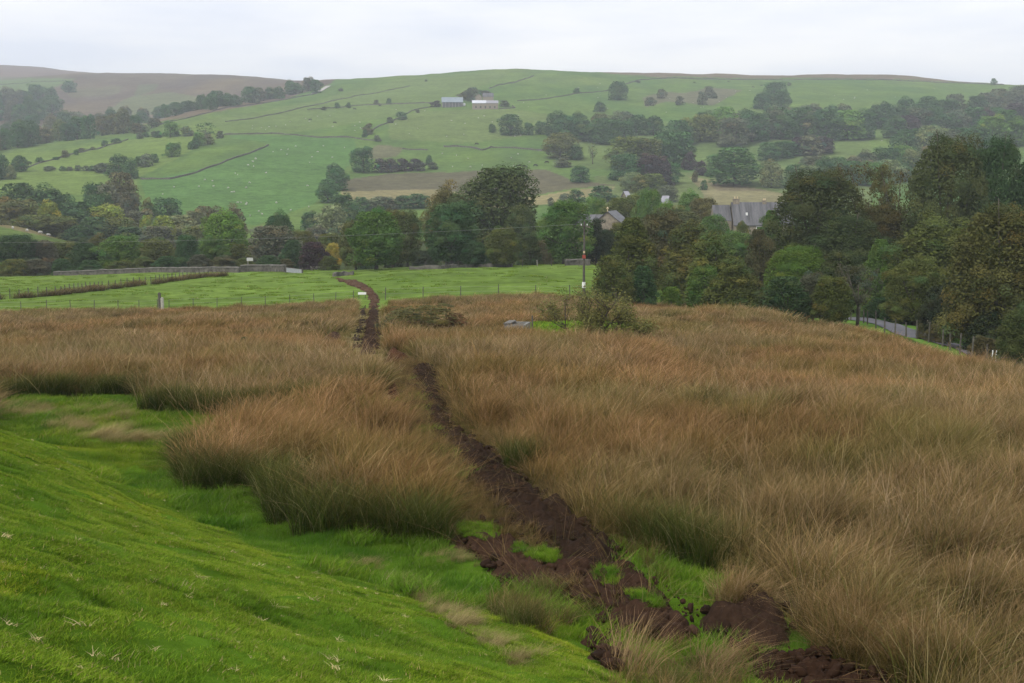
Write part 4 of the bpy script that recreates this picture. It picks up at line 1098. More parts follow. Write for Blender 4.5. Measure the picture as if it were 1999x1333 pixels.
# -- valley woodland below the sheep pasture
V = [(-40, 358, 470, 90, 'dark'), (30, 360, 440, 90, 'dark'), (85, 358, 440, 90, 'dark'), (128, 376, 445, 46, 'dark'), (10, 385, 410, 70, 'brown'), (50, 388, 405, 90, 'brown'), (95, 392, 395, 56, 'lime'), (70, 420, 385, 90, 'olive'), (150, 394, 410, 96, 'dark'), (120, 420, 392, 80, 'olive'),
     (192, 356, 480, 60, 'dark'), (238, 336, 500, 70, 'rust'), (215, 362, 470, 60, 'grey'), (195, 376, 440, 66, 'dark'), (250, 376, 450, 46, 'grey'), (285, 386, 470, 30, 'olive'), (215, 398, 410, 76, 'lime'), (190, 425, 395, 80, 'dark'), (235, 425, 395, 70, 'olive'), (330, 386, 470, 62, 'dark'), (275, 408, 420, 70, 'grey'), (300, 402, 430, 40, 'dark'),
     (282, 418, 385, 26, 'lime'), (318, 422, 375, 50, 'lime'), (352, 422, 385, 76, 'pale'), (378, 408, 430, 50, 'pale'), (400, 404, 440, 46, 'rust'), (425, 402, 450, 50, 'rust'), (456, 398, 420, 52, 'rust'), (300, 440, 370, 70, 'grey'), (380, 440, 365, 70, 'olive'), (250, 440, 375, 70, 'dark'), (150, 440, 385, 70, 'dark'),
     (605, 412, 440, 52, 'dark'), (648, 400, 400, 70, 'pale'), (668, 376, 470, 60, 'dark'), (690, 395, 445, 60, 'dark'), (620, 440, 380, 60, 'grey'), (510, 440, 330, 60, 'grey')]
WHAT = dict(dark='dark green', brown='brownish', lime='yellow-green', olive='olive', rust='reddish brown', grey='grey-brown', pale='pale green', purple='purplish', mid='green')
for px, top, Yd, w, c in V:
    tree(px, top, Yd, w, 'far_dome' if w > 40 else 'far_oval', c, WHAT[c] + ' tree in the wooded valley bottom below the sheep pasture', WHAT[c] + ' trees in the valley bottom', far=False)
for px, top, base, w, k, c, lab in (
    (2, 300, 350, 40, 'far_oval', 'dark', 'dark tree at the west border, above the wooded valley'), (22, 322, 350, 24, 'far_oval', 'pale', 'pale brown small tree beside the dark border tree'), (42, 303, 335, 36, 'far_oval', 'dark', 'dark tree in the hedge across the pale left pasture'),
    (232, 300, 342, 52, 'far_dome', 'dark', 'dark domed tree at the top of the rusty hedge line'), (255, 308, 350, 36, 'far_dome', 'dark', 'dark tree touching the domed one on the hedge line'), (205, 318, 336, 40, 'far_shrub', 'grey', 'thorny bush beside the dark domed hedge tree'),
    (335, 278, 306, 38, 'far_oval', 'mid', 'rounded green tree alone on the pasture hedge'), (333, 236, 268, 32, 'far_oval', 'mid', 'upright green tree on the hedge below the moor road'), (362, 246, 266, 22, 'far_oval', 'pale', 'slight pale tree on the hedge below the moor road'), (402, 240, 272, 34, 'far_sparse', 'dark', 'open wiry tree at the upper hedge corner'),
    (390, 258, 285, 26, 'far_oval', 'mid', 'green tree below the wiry tree at the hedge corner'), (405, 262, 282, 26, 'far_shrub', 'rust', 'reddish bush at the hedge corner'), (428, 255, 270, 18, 'far_shrub', 'grey', 'last bush of the hedge before the long stone wall'),
    (383, 268, 290, 18, 'far_oval', 'dark', 'small dark tree in the slanting hedge'), (372, 276, 292, 14, 'far_shrub', 'dark', 'small dark bush at the lower part of the slanting hedge'), (284, 300, 326, 26, 'far_shrub', 'grey', 'bushy part of the slanting hedge below the round green tree'), (300, 300, 318, 20, 'far_shrub', 'dark', 'dark bush of the slanting hedge below the round green tree'), (270, 305, 325, 20, 'far_shrub', 'dark', 'dark bush next to the domed hedge tree'),
    (640, 350, 395, 50, 'far_dome', 'dark', 'lower dark tree on the slope beside the brown rough patch'), (660, 328, 372, 44, 'far_dome', 'dark', 'middle dark tree of the slope beside the brown rough patch'), (655, 318, 352, 40, 'far_dome', 'dark', 'upper dark tree of the slope beside the brown rough patch'), (710, 286, 336, 50, 'far_oval', 'dark', 'bulky dark tree above the brown rough patch'),
    (745, 310, 336, 34, 'far_shrub', 'purple', 'purplish thorn bush next to the bulky dark tree'), (765, 310, 336, 26, 'far_shrub', 'purple', 'second purplish thorn bush above the brown rough patch'), (790, 309, 334, 36, 'far_shrub', 'purple', 'wide purplish thorn bush above the brown rough patch'), (815, 309, 333, 34, 'far_shrub', 'purple', 'purplish thorn bush near the end of the thorn row'), (838, 302, 322, 14, 'far_oval', 'dark', 'small pointed tree ending the thorn row'), (845, 316, 330, 24, 'far_shrub', 'grey', 'low bush beneath the small pointed tree'),
    (718, 240, 262, 22, 'far_shrub', 'rust', 'reddish tree on the wall corner in the middle pastures'), (711, 252, 268, 12, 'far_shrub', 'dark', 'dark bush below the reddish wall-corner tree'), (736, 264, 276, 14, 'far_shrub', 'grey', 'grey bush on the wall in the middle pastures'), (785, 218, 234, 22, 'far_shrub', 'dark', 'dark bush on the wall leading up to the farm'), (762, 228, 240, 16, 'far_shrub', 'grey', 'faint bush below the farm wall'), (815, 213, 220, 10, 'far_shrub', 'grey', 'tiny bush on the farm wall'),
    (760, 192, 203, 12, 'far_shrub', 'dark', 'bush on the boundary west of the farm'), (735, 195, 204, 12, 'far_shrub', 'grey', 'faint bush on the boundary west of the farm'), (658, 200, 211, 12, 'far_shrub', 'dark', 'round bush on the moor-side boundary'), (680, 200, 211, 10, 'far_shrub', 'dark', 'second round bush on the moor-side boundary'), (632, 208, 215, 12, 'far_shrub', 'grey', 'low bush on the moor-side boundary'), (665, 172, 178, 10, 'far_shrub', 'grey', 'speck of a bush high on the west pasture'), (832, 155, 159, 6, 'far_shrub', 'grey', 'speck of a bush just under the hill crest'),
    (922, 170, 198, 34, 'far_oval', 'grey', 'bare grey tree behind the farmhouse'), (905, 178, 195, 26, 'far_shrub', 'rust', 'reddish bush between the two barns'), (850, 196, 209, 22, 'far_shrub', 'purple', 'dark red bush at the west end of the grey barn'), (948, 176, 190, 26, 'far_oval', 'grey', 'grey tree behind the farmhouse roof'), (985, 195, 208, 22, 'far_shrub', 'grey', 'shrub at the east end of the white-roofed barn'),
    (996, 224, 264, 52, 'far_dome', 'dark', 'domed tree of the small clump below the farm'), (1032, 239, 264, 22, 'far_oval', 'dark', 'small tree of the clump below the farm'), (1052, 236, 262, 26, 'far_oval', 'dark', 'east end tree of the clump below the farm'), (962, 241, 259, 15, 'far_oval', 'dark', 'detached little tree west of the clump below the farm'),
    (1125, 171, 182, 14, 'far_oval', 'dark', 'small lone tree on the wall below the hill crest'), (1209, 159, 195, 40, 'far_dome', 'dark', 'round lone tree high on the green hill'), (1171, 197, 218, 27, 'far_dome', 'dark', 'small round tree below the lone round one'), (1245, 157, 161, 12, 'far_shrub', 'grey', 'bush on the crest wall'),
    (1092, 259, 309, 76, 'far_dome', 'orange', 'single large orange-brown tree above the cattle'), (1122, 282, 312, 34, 'far_oval', 'dark', 'dark tree leaning on the large orange-brown one'), (1096, 308, 326, 36, 'far_shrub', 'grey', 'grey bush under the large orange-brown tree'), (1133, 322, 356, 48, 'far_dome', 'dark', 'compact dark tree below the large orange-brown one'), (1157, 280, 320, 22, 'far_sparse', 'pale', 'thin see-through tree alone in the grass'),
    (1372, 351, 371, 17, 'far_shrub', 'dark', 'small bush on the beige slope'), (1356, 334, 356, 12, 'far_oval', 'rust', 'small reddish tree above the beige slope'), (1345, 296, 332, 30, 'far_oval', 'purple', 'purplish tree at the edge of the big copse'), (1367, 314, 342, 32, 'far_shrub', 'purple', 'purplish bush between the copse and the beige slope'),
    (1300, 362, 394, 52, 'far_dome', 'grey', 'grey rounded tree behind the houses'), (1130, 370, 395, 40, 'far_shrub', 'dark', 'dark hedge bush behind the houses'), (1100, 378, 398, 24, 'far_shrub', 'grey', 'grey bush on the beige strip'), (1075, 385, 402, 16, 'far_shrub', 'grey', 'small bush on the beige strip'), (1180, 362, 392, 60, 'far_shrub', 'dark', 'dark hedge running down behind the houses'),
    (1510, 159, 196, 50, 'far_dome', 'dark', 'big dark tree standing out at the top of the wood'), (1490, 180, 213, 46, 'far_dome', 'dark', 'dark tree just below the one at the top of the wood'), (1525, 175, 212, 40, 'far_dome', 'dark', 'third tree of the knot at the top of the wood'),
    (1385, 168, 190, 22, 'far_shrub', 'grey', 'scrub in the hollow near the hill crest'), (1372, 178, 205, 22, 'far_shrub', 'grey', 'thorn in the hollow near the hill crest'), (1392, 180, 192, 16, 'far_shrub', 'grey', 'small thorn in the hollow near the hill crest'), (1328, 186, 205, 20, 'far_shrub', 'grey', 'thorn west of the hollow'), (1292, 174, 192, 20, 'far_shrub', 'grey', 'scrub on the bank west of the hollow'), (1270, 190, 206, 22, 'far_shrub', 'grey', 'low scrub above the wood'), (1541, 160, 167, 8, 'far_shrub', 'grey', 'tiny bush near the crest wall'),
    (1940, 153, 166, 12, 'far_shrub', 'dark', 'little dark tree on the skyline wall'), (1435, 288, 361, 104, 'far_dome', 'dark', 'great dark rounded tree above the beige slope'), (1403, 300, 346, 44, 'far_dome', 'dark', 'dark tree at the west side of the great rounded one'), (1505, 311, 366, 44, 'far_oval', 'pale', 'pale green tree east of the great rounded one'), (1578, 250, 270, 30, 'far_shrub', 'grey', 'bush at the edge of the sloping clearing'), (1578, 285, 296, 14, 'far_shrub', 'dark', 'small bush in the sloping clearing'),
    (618, 155, 182, 26, 'far_oval', 'dark', 'small dark wood at the moor gap'), (135, 158, 180, 30, 'far_dome', 'dark', 'isolated dark copse under the moor'), (20, 0, 0, 0, '', '', '')):
    if w: tree(px, top, base, w, k, c, lab)
# woods of many trees that look alike
strip([(-60, 255), (0, 238), (40, 242), (75, 236), (105, 225)], 9, (38, 58), (30, 50), ['far_dome', 'far_oval'], ['dark', 'dark', 'grey'], 'tree in the hanging wood on the moor side', 'trees of the hanging wood')
strip([(-60, 220), (0, 208), (40, 205), (80, 205), (108, 208)], 8, (28, 42), (28, 44), ['far_dome', 'far_oval'], ['dark', 'grey'], 'tree along the upper rim of the hanging wood', 'trees on the rim of the hanging wood')
strip([(-80, 310), (0, 292), (80, 280), (170, 270), (270, 255)], 17, (32, 56), (28, 46), ['far_dome', 'far_oval'], ['dark', 'dark', 'rust', 'dark', 'olive'], 'tree in the long wood between the pale pastures and the moor', 'trees of the long wood')
strip([(0, 268), (90, 262), (180, 250), (260, 240)], 9, (26, 42), (26, 40), ['far_dome'], ['dark', 'grey', 'rust'], 'tree at the back of the long wood', 'trees at the back of the long wood')
strip([(262, 243), (330, 226), (400, 214), (470, 203), (540, 192), (610, 178)], 20, (20, 32), (22, 36), ['far_dome', 'far_oval'], ['dark', 'dark', 'grey', 'dark'], 'tree in the belt beside the moor road', 'trees beside the moor road')
strip([(262, 262), (290, 252), (310, 246)], 4, (14, 22), (18, 26), ['far_shrub'], ['rust', 'grey'], 'bush beneath the moor road', 'bushes beneath the moor road')
strip([(265, 270), (290, 268), (320, 266), (380, 265)], 9, (8, 15), (12, 20), ['far_shrub'], ['dark', 'grey'], 'thorn bush of the hedge under the moor road', 'thorns of the hedge under the moor road')
strip([(82, 333), (110, 332), (140, 334), (170, 334), (200, 335)], 8, (8, 15), (12, 20), ['far_shrub'], ['dark', 'grey'], 'thorn bush in the hedge above the pale lower pasture', 'thorns above the pale lower pasture')
strip([(75, 318), (120, 308), (160, 298), (200, 287), (240, 275)], 8, (5, 14), (10, 20), ['far_shrub'], ['dark', 'grey', 'rust'], 'thorn bush on the slanting hedge bank', 'thorns on the slanting hedge bank')
strip([(700, 412), (740, 410), (780, 408), (825, 404)], 7, (24, 32), (30, 46), ['far_shrub'], ['grey', 'dark'], 'grey-green tree in the copse under the beige strip', 'trees of the copse under the beige strip')
strip([(1082, 268), (1110, 270), (1140, 274), (1180, 280), (1220, 282)], 7, (40, 52), (44, 62), ['far_dome'], ['dark', 'dark', 'mid'], 'dark tree of the wood in front of the green hill', 'trees of the west wood')
strip([(1120, 262), (1165, 262), (1210, 262), (1260, 266), (1290, 262)], 6, (38, 46), (40, 54), ['far_dome'], ['dark', 'brown', 'grey'], 'tree at the back of the wood in front of the green hill', 'trees at the back of the west wood')
strip([(1300, 290), (1335, 280), (1375, 275)], 3, (46, 58), (56, 68), ['far_dome'], ['olive', 'dark'], 'rounded tree joining the two woods', 'trees joining the two woods')
strip([(1205, 332), (1240, 332), (1290, 326), (1325, 322)], 5, (60, 72), (66, 84), ['far_dome'], ['olive', 'dark', 'orange'], 'large tree of the big copse in the mid slope', 'back trees of the big copse')
strip([(1210, 352), (1240, 356), (1280, 360), (1320, 358)], 5, (42, 62), (50, 74), ['far_dome'], ['dark', 'dark', 'purple'], 'dark tree along the front of the big copse', 'front trees of the big copse')
strip([(1215, 372), (1250, 375), (1280, 372)], 3, (28, 38), (46, 60), ['far_dome'], ['olive', 'pale'], 'faded tree at the foot of the big copse', 'trees at the foot of the big copse')
strip([(1400, 262), (1440, 284), (1490, 272), (1540, 268), (1590, 272), (1640, 276), (1690, 268)], 10, (54, 70), (56, 74), ['far_dome'], ['dark', 'dark', 'mid', 'grey'], 'tree in the long wood across the east hillside', 'front trees of the east wood')
strip([(1360, 268), (1420, 256), (1480, 250), (1550, 250), (1620, 250), (1700, 250), (1760, 244)], 10, (36, 50), (44, 62), ['far_dome', 'far_oval'], ['dark', 'dark', 'grey'], 'tree at the back of the long east wood', 'back trees of the east wood')
strip([(1700, 245), (1760, 236), (1820, 232), (1880, 226), (1940, 215), (2010, 205)], 12, (34, 50), (42, 60), ['far_dome'], ['dark', 'dark', 'grey'], 'tree along the top of the wood climbing to the skyline', 'trees climbing to the skyline')
strip([(1730, 270), (1800, 262), (1870, 258), (1940, 250), (2010, 245)], 11, (36, 54), (46, 64), ['far_dome'], ['dark', 'purple', 'grey', 'dark'], 'tree in the middle of the wood below the skyline', 'trees in the middle of the skyline wood')
strip([(1890, 300), (1930, 288), (1970, 285), (2020, 280)], 6, (50, 70), (52, 70), ['far_dome'], ['dark', 'mid'], 'tree at the lower east side of the skyline wood', 'trees low in the skyline wood')
strip([(1490, 320), (1530, 305), (1570, 300), (1620, 300)], 6, (26, 38), (44, 60), ['far_dome', 'far_shrub'], ['purple', 'grey', 'dark'], 'scrubby tree under the long east wood', 'scrub under the east wood')
strip([(1540, 370), (1580, 368), (1620, 366), (1670, 362), (1720, 358), (1780, 350), (1840, 345)], 13, (44, 66), (48, 66), ['far_dome'], ['dark', 'dark', 'mid', 'grey', 'pale'], 'tree of the hazy lower wood behind the lane belt', 'trees of the hazy lower wood')
strip([(1560, 345), (1620, 345), (1680, 338), (1740, 330), (1800, 325)], 8, (34, 50), (46, 60), ['far_dome'], ['dark', 'grey', 'mid'], 'tree at the back of the hazy lower wood', 'back trees of the hazy lower wood')
strip([(1760, 300), (1800, 302), (1840, 305), (1890, 300)], 6, (46, 58), (56, 74), ['far_dome'], ['pale', 'dark', 'grey'], 'greyish tree on the knoll above the hazy lower wood', 'trees on the knoll')

# -- the wind-shaped hawthorn in the rushes
def hawthorn():
    p = hit(1160, 670, 30, 140)[0]
    root = thing('hawthorn_tree', 'gnarled half-bare hawthorn standing in the green clearing among the rushes', 'tree', tuple(p))
    s = p[1] / F
    r2 = random.Random(5); mb = MB(); tips = []
    def br(q, d, ln, rad, dep):
        pts = [q]; dd = np.array(d, float)
        for i in range(4):
            dd = dd + np.array([r2.uniform(-.35, .35), r2.uniform(-.35, .35), r2.uniform(-.12, .25)]); dd /= np.linalg.norm(dd)
            pts.append(pts[-1] + dd * ln / 4)
        mb.tube(pts, [rad, rad * .85, rad * .72, rad * .6, rad * .45], 6 if dep < 2 else 4)
        if dep >= 3: tips.extend(pts[1:])
        if dep < 5:
            for k in range(3 if dep < 4 else 2):
                a = np.array([r2.uniform(-1, 1), r2.uniform(-1, 1), r2.uniform(-.25, .8)])
                br(pts[r2.choice((2, 3, 4))], unit(dd * .9 + a * .9), ln * r2.uniform(.55, .75), rad * .5, dep + 1)
    for dx, d, ln, rad in ((-.1, (-.6, .1, .8), 1.5, .10), (.05, (.1, -.1, 1), 1.6, .12), (.2, (.8, .1, .6), 1.5, .09), (-.25, (-1, -.1, .35), 1.5, .08), (.35, (1, -.2, .2), 1.5, .08), (0, (.3, .8, .5), 1.2, .07), (0, (-.3, -.8, .4), 1.2, .07)):
        br(np.array((dx, 0, -.1)), unit(np.array(d, float)), ln, rad, 0)
    V = np.array(mb.v); w = np.quantile(np.abs(V[:, 0]), .97); h = np.quantile(V[:, 2], .995)
    S = np.array((104 * s / w, 80 * s / w, 108 * s / h))
    mb.v = [tuple(np.array(v) * S) for v in mb.v]
    mb.build('trunk', M_BARK, root)
    tp = np.array(tips) * S
    sel = tp[rng.integers(0, len(tp), 20000)]; zz = sel[:, 2] / tp[:, 2].max()
    sel = sel[rng.random(len(sel)) < (0.8 - 0.68 * zz)] + 0
    P = sel + rng.normal(size=sel.shape) * .13; P[:, 2] = np.maximum(P[:, 2], .02)
    lowr = rng.normal(size=(6500, 3)) * np.array((.42 * 95 * s, .9, 0)) + np.array((.05 * 95 * s, 0, 0)); lowr[:, 2] = np.abs(rng.normal(size=6500)) * 26 * s * (.6 + .7 * fbm(lowr[:, 0] * 1.5, lowr[:, 1] * 1.5, 501, 2)); P = np.concatenate([P, lowr])
    Vv, q, t = leaf_quads(P, unit(rng.normal(size=P.shape)), np.full(len(P), .055), np.ones((len(P), 3)) * (0.7 + .6 * rng.random((len(P), 1))))
    c = obj('crown', new_mesh('crown', Vv, quads=q, material=M_LEAF, tone=('tone', t)), root); c.color = (0.15, 0.15, 0.048, 1)
hawthorn()

# ------------------------------------------------------------------ buildings
M_STONE = simple('stone', (0.15, 0.13, 0.10), (0.30, 0.26, 0.20), 2.5, .9, .03)
M_WALL = simple('drystone', (0.045, 0.042, 0.036), (0.16, 0.15, 0.13), 1.6, .95, .08)
M_CAP = simple('capstone', (0.09, 0.086, 0.076), (0.18, 0.172, 0.15), 2.0, .95, .05)
def b_slate(t, p):
    br = N(t, 'ShaderNodeTexBrick'); br.inputs['Scale'].default_value = 4.5; br.inputs['Color1'].default_value = (0.080, 0.080, 0.084, 1); br.inputs['Color2'].default_value = (0.102, 0.102, 0.106, 1); br.inputs['Mortar'].default_value = (0.068, 0.068, 0.071, 1)
    tc = N(t, 'ShaderNodeTexCoord'); mp = N(t, 'ShaderNodeMapping'); t.links.new(tc.outputs['Object'], mp.inputs[0]); mp.inputs['Rotation'].default_value = (R(50), 0, 0); t.links.new(mp.outputs[0], br.inputs[0])
    mp2 = N(t, 'ShaderNodeMapping'); t.links.new(tc.outputs['Object'], mp2.inputs[0]); mp2.inputs['Scale'].default_value = (1.1, .12, .12)
    f = maprange(t, noise(t, 1.3, 5, .6, mp2.outputs[0]),   .35, .65, .55, 1.45)
    t.links.new(mul(t, br.outputs['Color'], f), p.inputs['Base Color']); p.inputs['Roughness'].default_value = .55; p.inputs['Specular IOR Level'].default_value = .4
M_SLATE = mat('slate', b_slate)
M_GLASS = simple('window_glass', (0.02, 0.022, 0.025), (0.04, 0.045, 0.05), 1, .15)
M_WHITE = simple('white_paint', (0.68, 0.68, 0.66), (0.80, 0.80, 0.78), 3, .6)
M_TIN = simple('roof_sheet_white', (0.42, 0.44, 0.48), (0.56, 0.58, 0.62), .5, .4)
M_DULLW = simple('dull_white', (0.40, 0.40, 0.39), (0.52, 0.52, 0.50), 3, .6)
M_TIN2 = simple('roof_sheet_grey', (0.17, 0.21, 0.235), (0.24, 0.28, 0.31), .4, .5)
M_ROOFG = simple('roof_sheet_dull', (0.22, 0.22, 0.24), (0.30, 0.30, 0.33), .4, .7)
M_BOARD = simple('weathered_board', (0.06, 0.065, 0.07), (0.13, 0.13, 0.13), 1.2, .85)
M_POT = simple('chimney_pot', (0.45, 0.36, 0.22), (0.60, 0.50, 0.34), 4, .8)
M_WOOD = simple('old_wood', (0.05, 0.045, 0.038), (0.13, 0.12, 0.10), 5, .9)
M_WOODP = simple('pale_wood', (0.30, 0.28, 0.24), (0.42, 0.40, 0.35), 5, .9)
M_STEEL = simple('galvanised_steel', (0.24, 0.255, 0.27), (0.34, 0.355, 0.37), 3, .4)
M_CONC = simple('concrete', (0.13, 0.13, 0.12), (0.24, 0.24, 0.22), 3, .9, .02)
M_RED = simple('red_plate', (0.26, 0.06, 0.04), (0.34, 0.08, 0.06), 3, .5)
M_WIRE = simple('wire', (0.25, 0.25, 0.25), (0.35, 0.35, 0.35), 3, .4)

def gabled(root, w, d, hw, hr, m_wall, m_roof, wins=(), chim=(), x0=0.0, y0=0.0, over=0.25, roofname='roof', wallname='wall', ridge='x'):
    """gabled building: ridge along x, footprint w by d centred on (x0, y0); front is -y"""
    mw = MB(); a, b = x0 - w / 2, x0 + w / 2; c, e = y0 - d / 2, y0 + d / 2
    T = lambda q: q if ridge == 'x' else (x0 + (q[1] - y0), y0 - (q[0] - x0), q[2])
    v = [(a, c, -1.5), (b, c, -1.5), (b, e, -1.5), (a, e, -1.5), (a, c, hw), (b, c, hw), (b, e, hw), (a, e, hw), (a, y0, hw + hr), (b, y0, hw + hr)]
    mw.add([T(q) for q in v], [(0, 1, 5, 4), (2, 3, 7, 6), (1, 2, 6, 9, 5), (3, 0, 4, 8, 7)])
    wall = mw.build(wallname, m_wall, root)
    mr = MB(); th = .14; sl = hr / (d / 2); o = over
    for s in (-1, 1):
        ye = y0 + s * (d / 2 + o); ze = hw - sl * o
        q = [(a - o, ye, ze + .03), (b + o, ye, ze + .03), (b + o, y0, hw + hr + .03), (a - o, y0, hw + hr + .03)]
        q2 = [(x, y, z + th) for x, y, z in q]
        mr.add([T(k) for k in q + q2], [(3, 2, 1, 0), (4, 5, 6, 7), (0, 1, 5, 4), (1, 2, 6, 5), (2, 3, 7, 6), (3, 0, 4, 7)])
    roof = mr.build(roofname, m_roof, root)
    for wx, wz, ww, wh in wins:
        fr = MB(); y = c - .04
        fr.box(wx - ww / 2 - .1, wx + ww / 2 + .1, y, c - .003, wz, wz + .1).box(wx - ww / 2 - .1, wx + ww / 2 + .1, y, c - .003, wz + wh, wz + wh + .1).box(wx - ww / 2 - .1, wx - ww / 2, y, c - .003, wz + .1, wz + wh).box(wx + ww / 2, wx + ww / 2 + .1, y, c - .003, wz + .1, wz + wh).box(wx - .03, wx + .03, y, c - .003, wz + .1, wz + wh)
        f = fr.build('window', M_WHITE, root)
        MB().box(wx - ww / 2, wx + ww / 2, y + .02, c - .006, wz + .1, wz + wh).build('pane', M_GLASS, f)
    for cx, cw, ch in chim:
        z = hw + hr
        st = MB().box(cx - cw / 2, cx + cw / 2, y0 - .35, y0 + .35, z - .5, z + ch).box(cx - cw / 2 - .07, cx + cw / 2 + .07, y0 - .42, y0 + .42, z + ch, z + ch + .12).build('chimney', M_STONE, root)
        MB().tube([(cx - cw * .22, y0, z + ch + .12), (cx - cw * .22, y0, z + ch + .6)], [.13, .10], 8).tube([(cx + cw * .22, y0, z + ch + .12), (cx + cw * .22, y0, z + ch + .6)], [.13, .10], 8).build('chimney_pot', M_POT, st)
    return wall, roof

def ground_at(px, Yd, row=500):
    x = float(u_of(px, e_of(row))) * Yd
    return np.array((x, Yd, float(ground(np.array([x]), np.array([float(Yd)]))[0])))
def zrow(row, Yd): return float(e_of(row)) * Yd

# slate-roofed stone house
Yh = 258.0; k = Yh / F
p = ground_at(1485, Yh, 420); ze, zr, z0 = zrow(438, Yh - 3.5), zrow(396, Yh), p[2]
hs = thing('stone_house', 'stone house with a long weathered slate roof half hidden by the dark sycamore', 'house', (p[0], p[1], z0))
gabled(hs, 112 * k, 7.0, ze - z0, zr - ze, M_STONE, M_SLATE, wins=[(-4.2, ze - z0 - 1.7, .9, 1.2), (-1.0, ze - z0 - 1.7, .9, 1.2), (2.2, ze - z0 - 1.7, .9, 1.2)], chim=[(-112 * k / 2 + .8, 1.3, .75), (6 * k, .8, .4)])
gabled(hs, 34 * k, 5.6, ze - z0 + .6, (zr - ze) * .72, M_STONE, M_SLATE, x0=-112 * k / 2 - 17 * k - .28, y0=1.2, over=.02, roofname='wing_roof', wallname='wing_wall')
sky = MB().box(-3.5, -3.1, -2.2, -1.85, ze - z0 + (zr - ze) * .42, ze - z0 + (zr - ze) * .55).build('skylight', M_WHITE, hs)
# gabled house beside the pole
Yg = 226.0; k = Yg / F
p = ground_at(1194, Yg, 430); z0 = p[2]; za, zev, zm = zrow(414, Yg - 4), zrow(437, Yg - 4), zrow(420, Yg)
hg = thing('gabled_house', 'stone house with a steep front gable and finial behind the telegraph pole', 'house', (p[0], p[1], z0), R(-14))
gabled(hg, 9.0, 5.2, zev - z0, za - zev, M_STONE, M_SLATE, x0=0, y0=0, ridge='y', over=.2, roofname='gable_roof', wallname='gable_wall')
gabled(hg, 6.4, 5.0, zev - z0 - .1, zm - zev, M_STONE, M_SLATE, x0=-5.0, y0=2.0, over=.12)
MB().tube([(0, -4.62, za - z0 + .1), (0, -4.62, za - z0 + .55)], [.10, .07], 8).tube([(0, -4.62, za - z0 + .5), (0, -4.62, za - z0 + .62), (0, -4.62, za - z0 + .78), (0, -4.62, za - z0 + .95)], [.06, .2, .18, .04], 8).build('finial', M_POT, hg)
# roofs showing over the trees
for px, row, w, Yd, rz, mr, lab in ((1222, 374, 7, 345, .3, M_ROOFG, 'small pale cottage gable peeping over the trees by the big copse'), (1300, 383, 11, 350, -.35, M_ROOFG, 'pale grey cottage roof peeping out behind the bright green tree')):
    p = ground_at(px, Yd, row); zt = zrow(row, Yd)
    c = thing('cottage', lab, 'house', tuple(p), rz)
    gabled(c, w * Yd / F, 5, max(zt - p[2] - 1.9, 2), 1.9, M_STONE, mr, chim=[])
# hill farm
p1 = hit(883, 208, 500)[0]; k = p1[1] / F
b1 = thing('barn', 'grey-roofed open barn at the west side of the hill farm', 'barn', tuple(p1), .06)
gabled(b1, 39 * k, 9, 8.5 * k, 9 * k, M_BOARD, M_TIN2, over=.5)
mb = MB()
for i in range(7): mb.box(-19 * k + i * 6.2 * k, -19 * k + i * 6.2 * k + .25, -4.75, -4.52, -1, 8 * k)
mb.build('frame', M_WOODP, b1)
p2 = hit(948, 212, 500)[0]; k = p2[1] / F
b2 = thing('barn', 'long stone barn with a white sheet roof in front of the hill farm', 'barn', tuple(p2), .05)
gabled(b2, 26 * k, 8, 10 * k, 5.5 * k, M_STONE, M_TIN, x0=-12.5 * k, over=.3)
gabled(b2, 23 * k, 8.06, 10 * k, 5.3 * k, M_STONE, M_ROOFG, x0=12.3 * k, over=.28, roofname='old_roof', wallname='old_wall')
mb = MB()
for i in range(5): mb.box((-20 + i * 9) * k, (-17.5 + i * 9) * k, -4.09, -4.035, .2, 4.5 * k)
mb.build('opening', M_GLASS, b2)
p3 = hit(945, 203, 500)[0] + np.array((0, 16, 3)); k = p3[1] / F
b3 = thing('farmhouse', 'grey farmhouse with two gables behind the white-roofed barn', 'house', tuple(p3), 0)
gabled(b3, 9, 7, 9 * k, 7 * k, M_STONE, M_SLATE, x0=7 * k, over=.2)
gabled(b3, 8, 5.4, 8.5 * k, 6 * k, M_STONE, M_SLATE, x0=-11 * k, ridge='y', over=.2, roofname='gable_roof', wallname='gable_wall')
p4 = hit(905.5, 207, 500)[0]
vn = thing('van', 'white van parked in the farmyard between the two barns', 'van', tuple(p4), .2)
MB().add([(-1.0, -2.4, .35), (1, -2.4, .35), (1, 2.4, .35), (-1, 2.4, .35), (-1, -2.4, 1.2), (1, -2.4, 1.2), (1, 2.4, 2.3), (-1, 2.4, 2.3), (-1, -1.2, 2.3), (1, -1.2, 2.3)], [(3, 2, 1, 0), (0, 1, 5, 4), (4, 5, 9, 8), (8, 9, 6, 7), (2, 3, 7, 6), (1, 2, 6, 9, 5), (3, 0, 4, 8, 7)]).build('body', M_WHITE, vn)
for sx in (-1, 1):
    for sy in (-1.5, 1.5): MB().tube([(sx * .8, sy, .35), (sx * 1.05, sy, .35)], .35, 10).build('wheel', M_BOARD, vn)

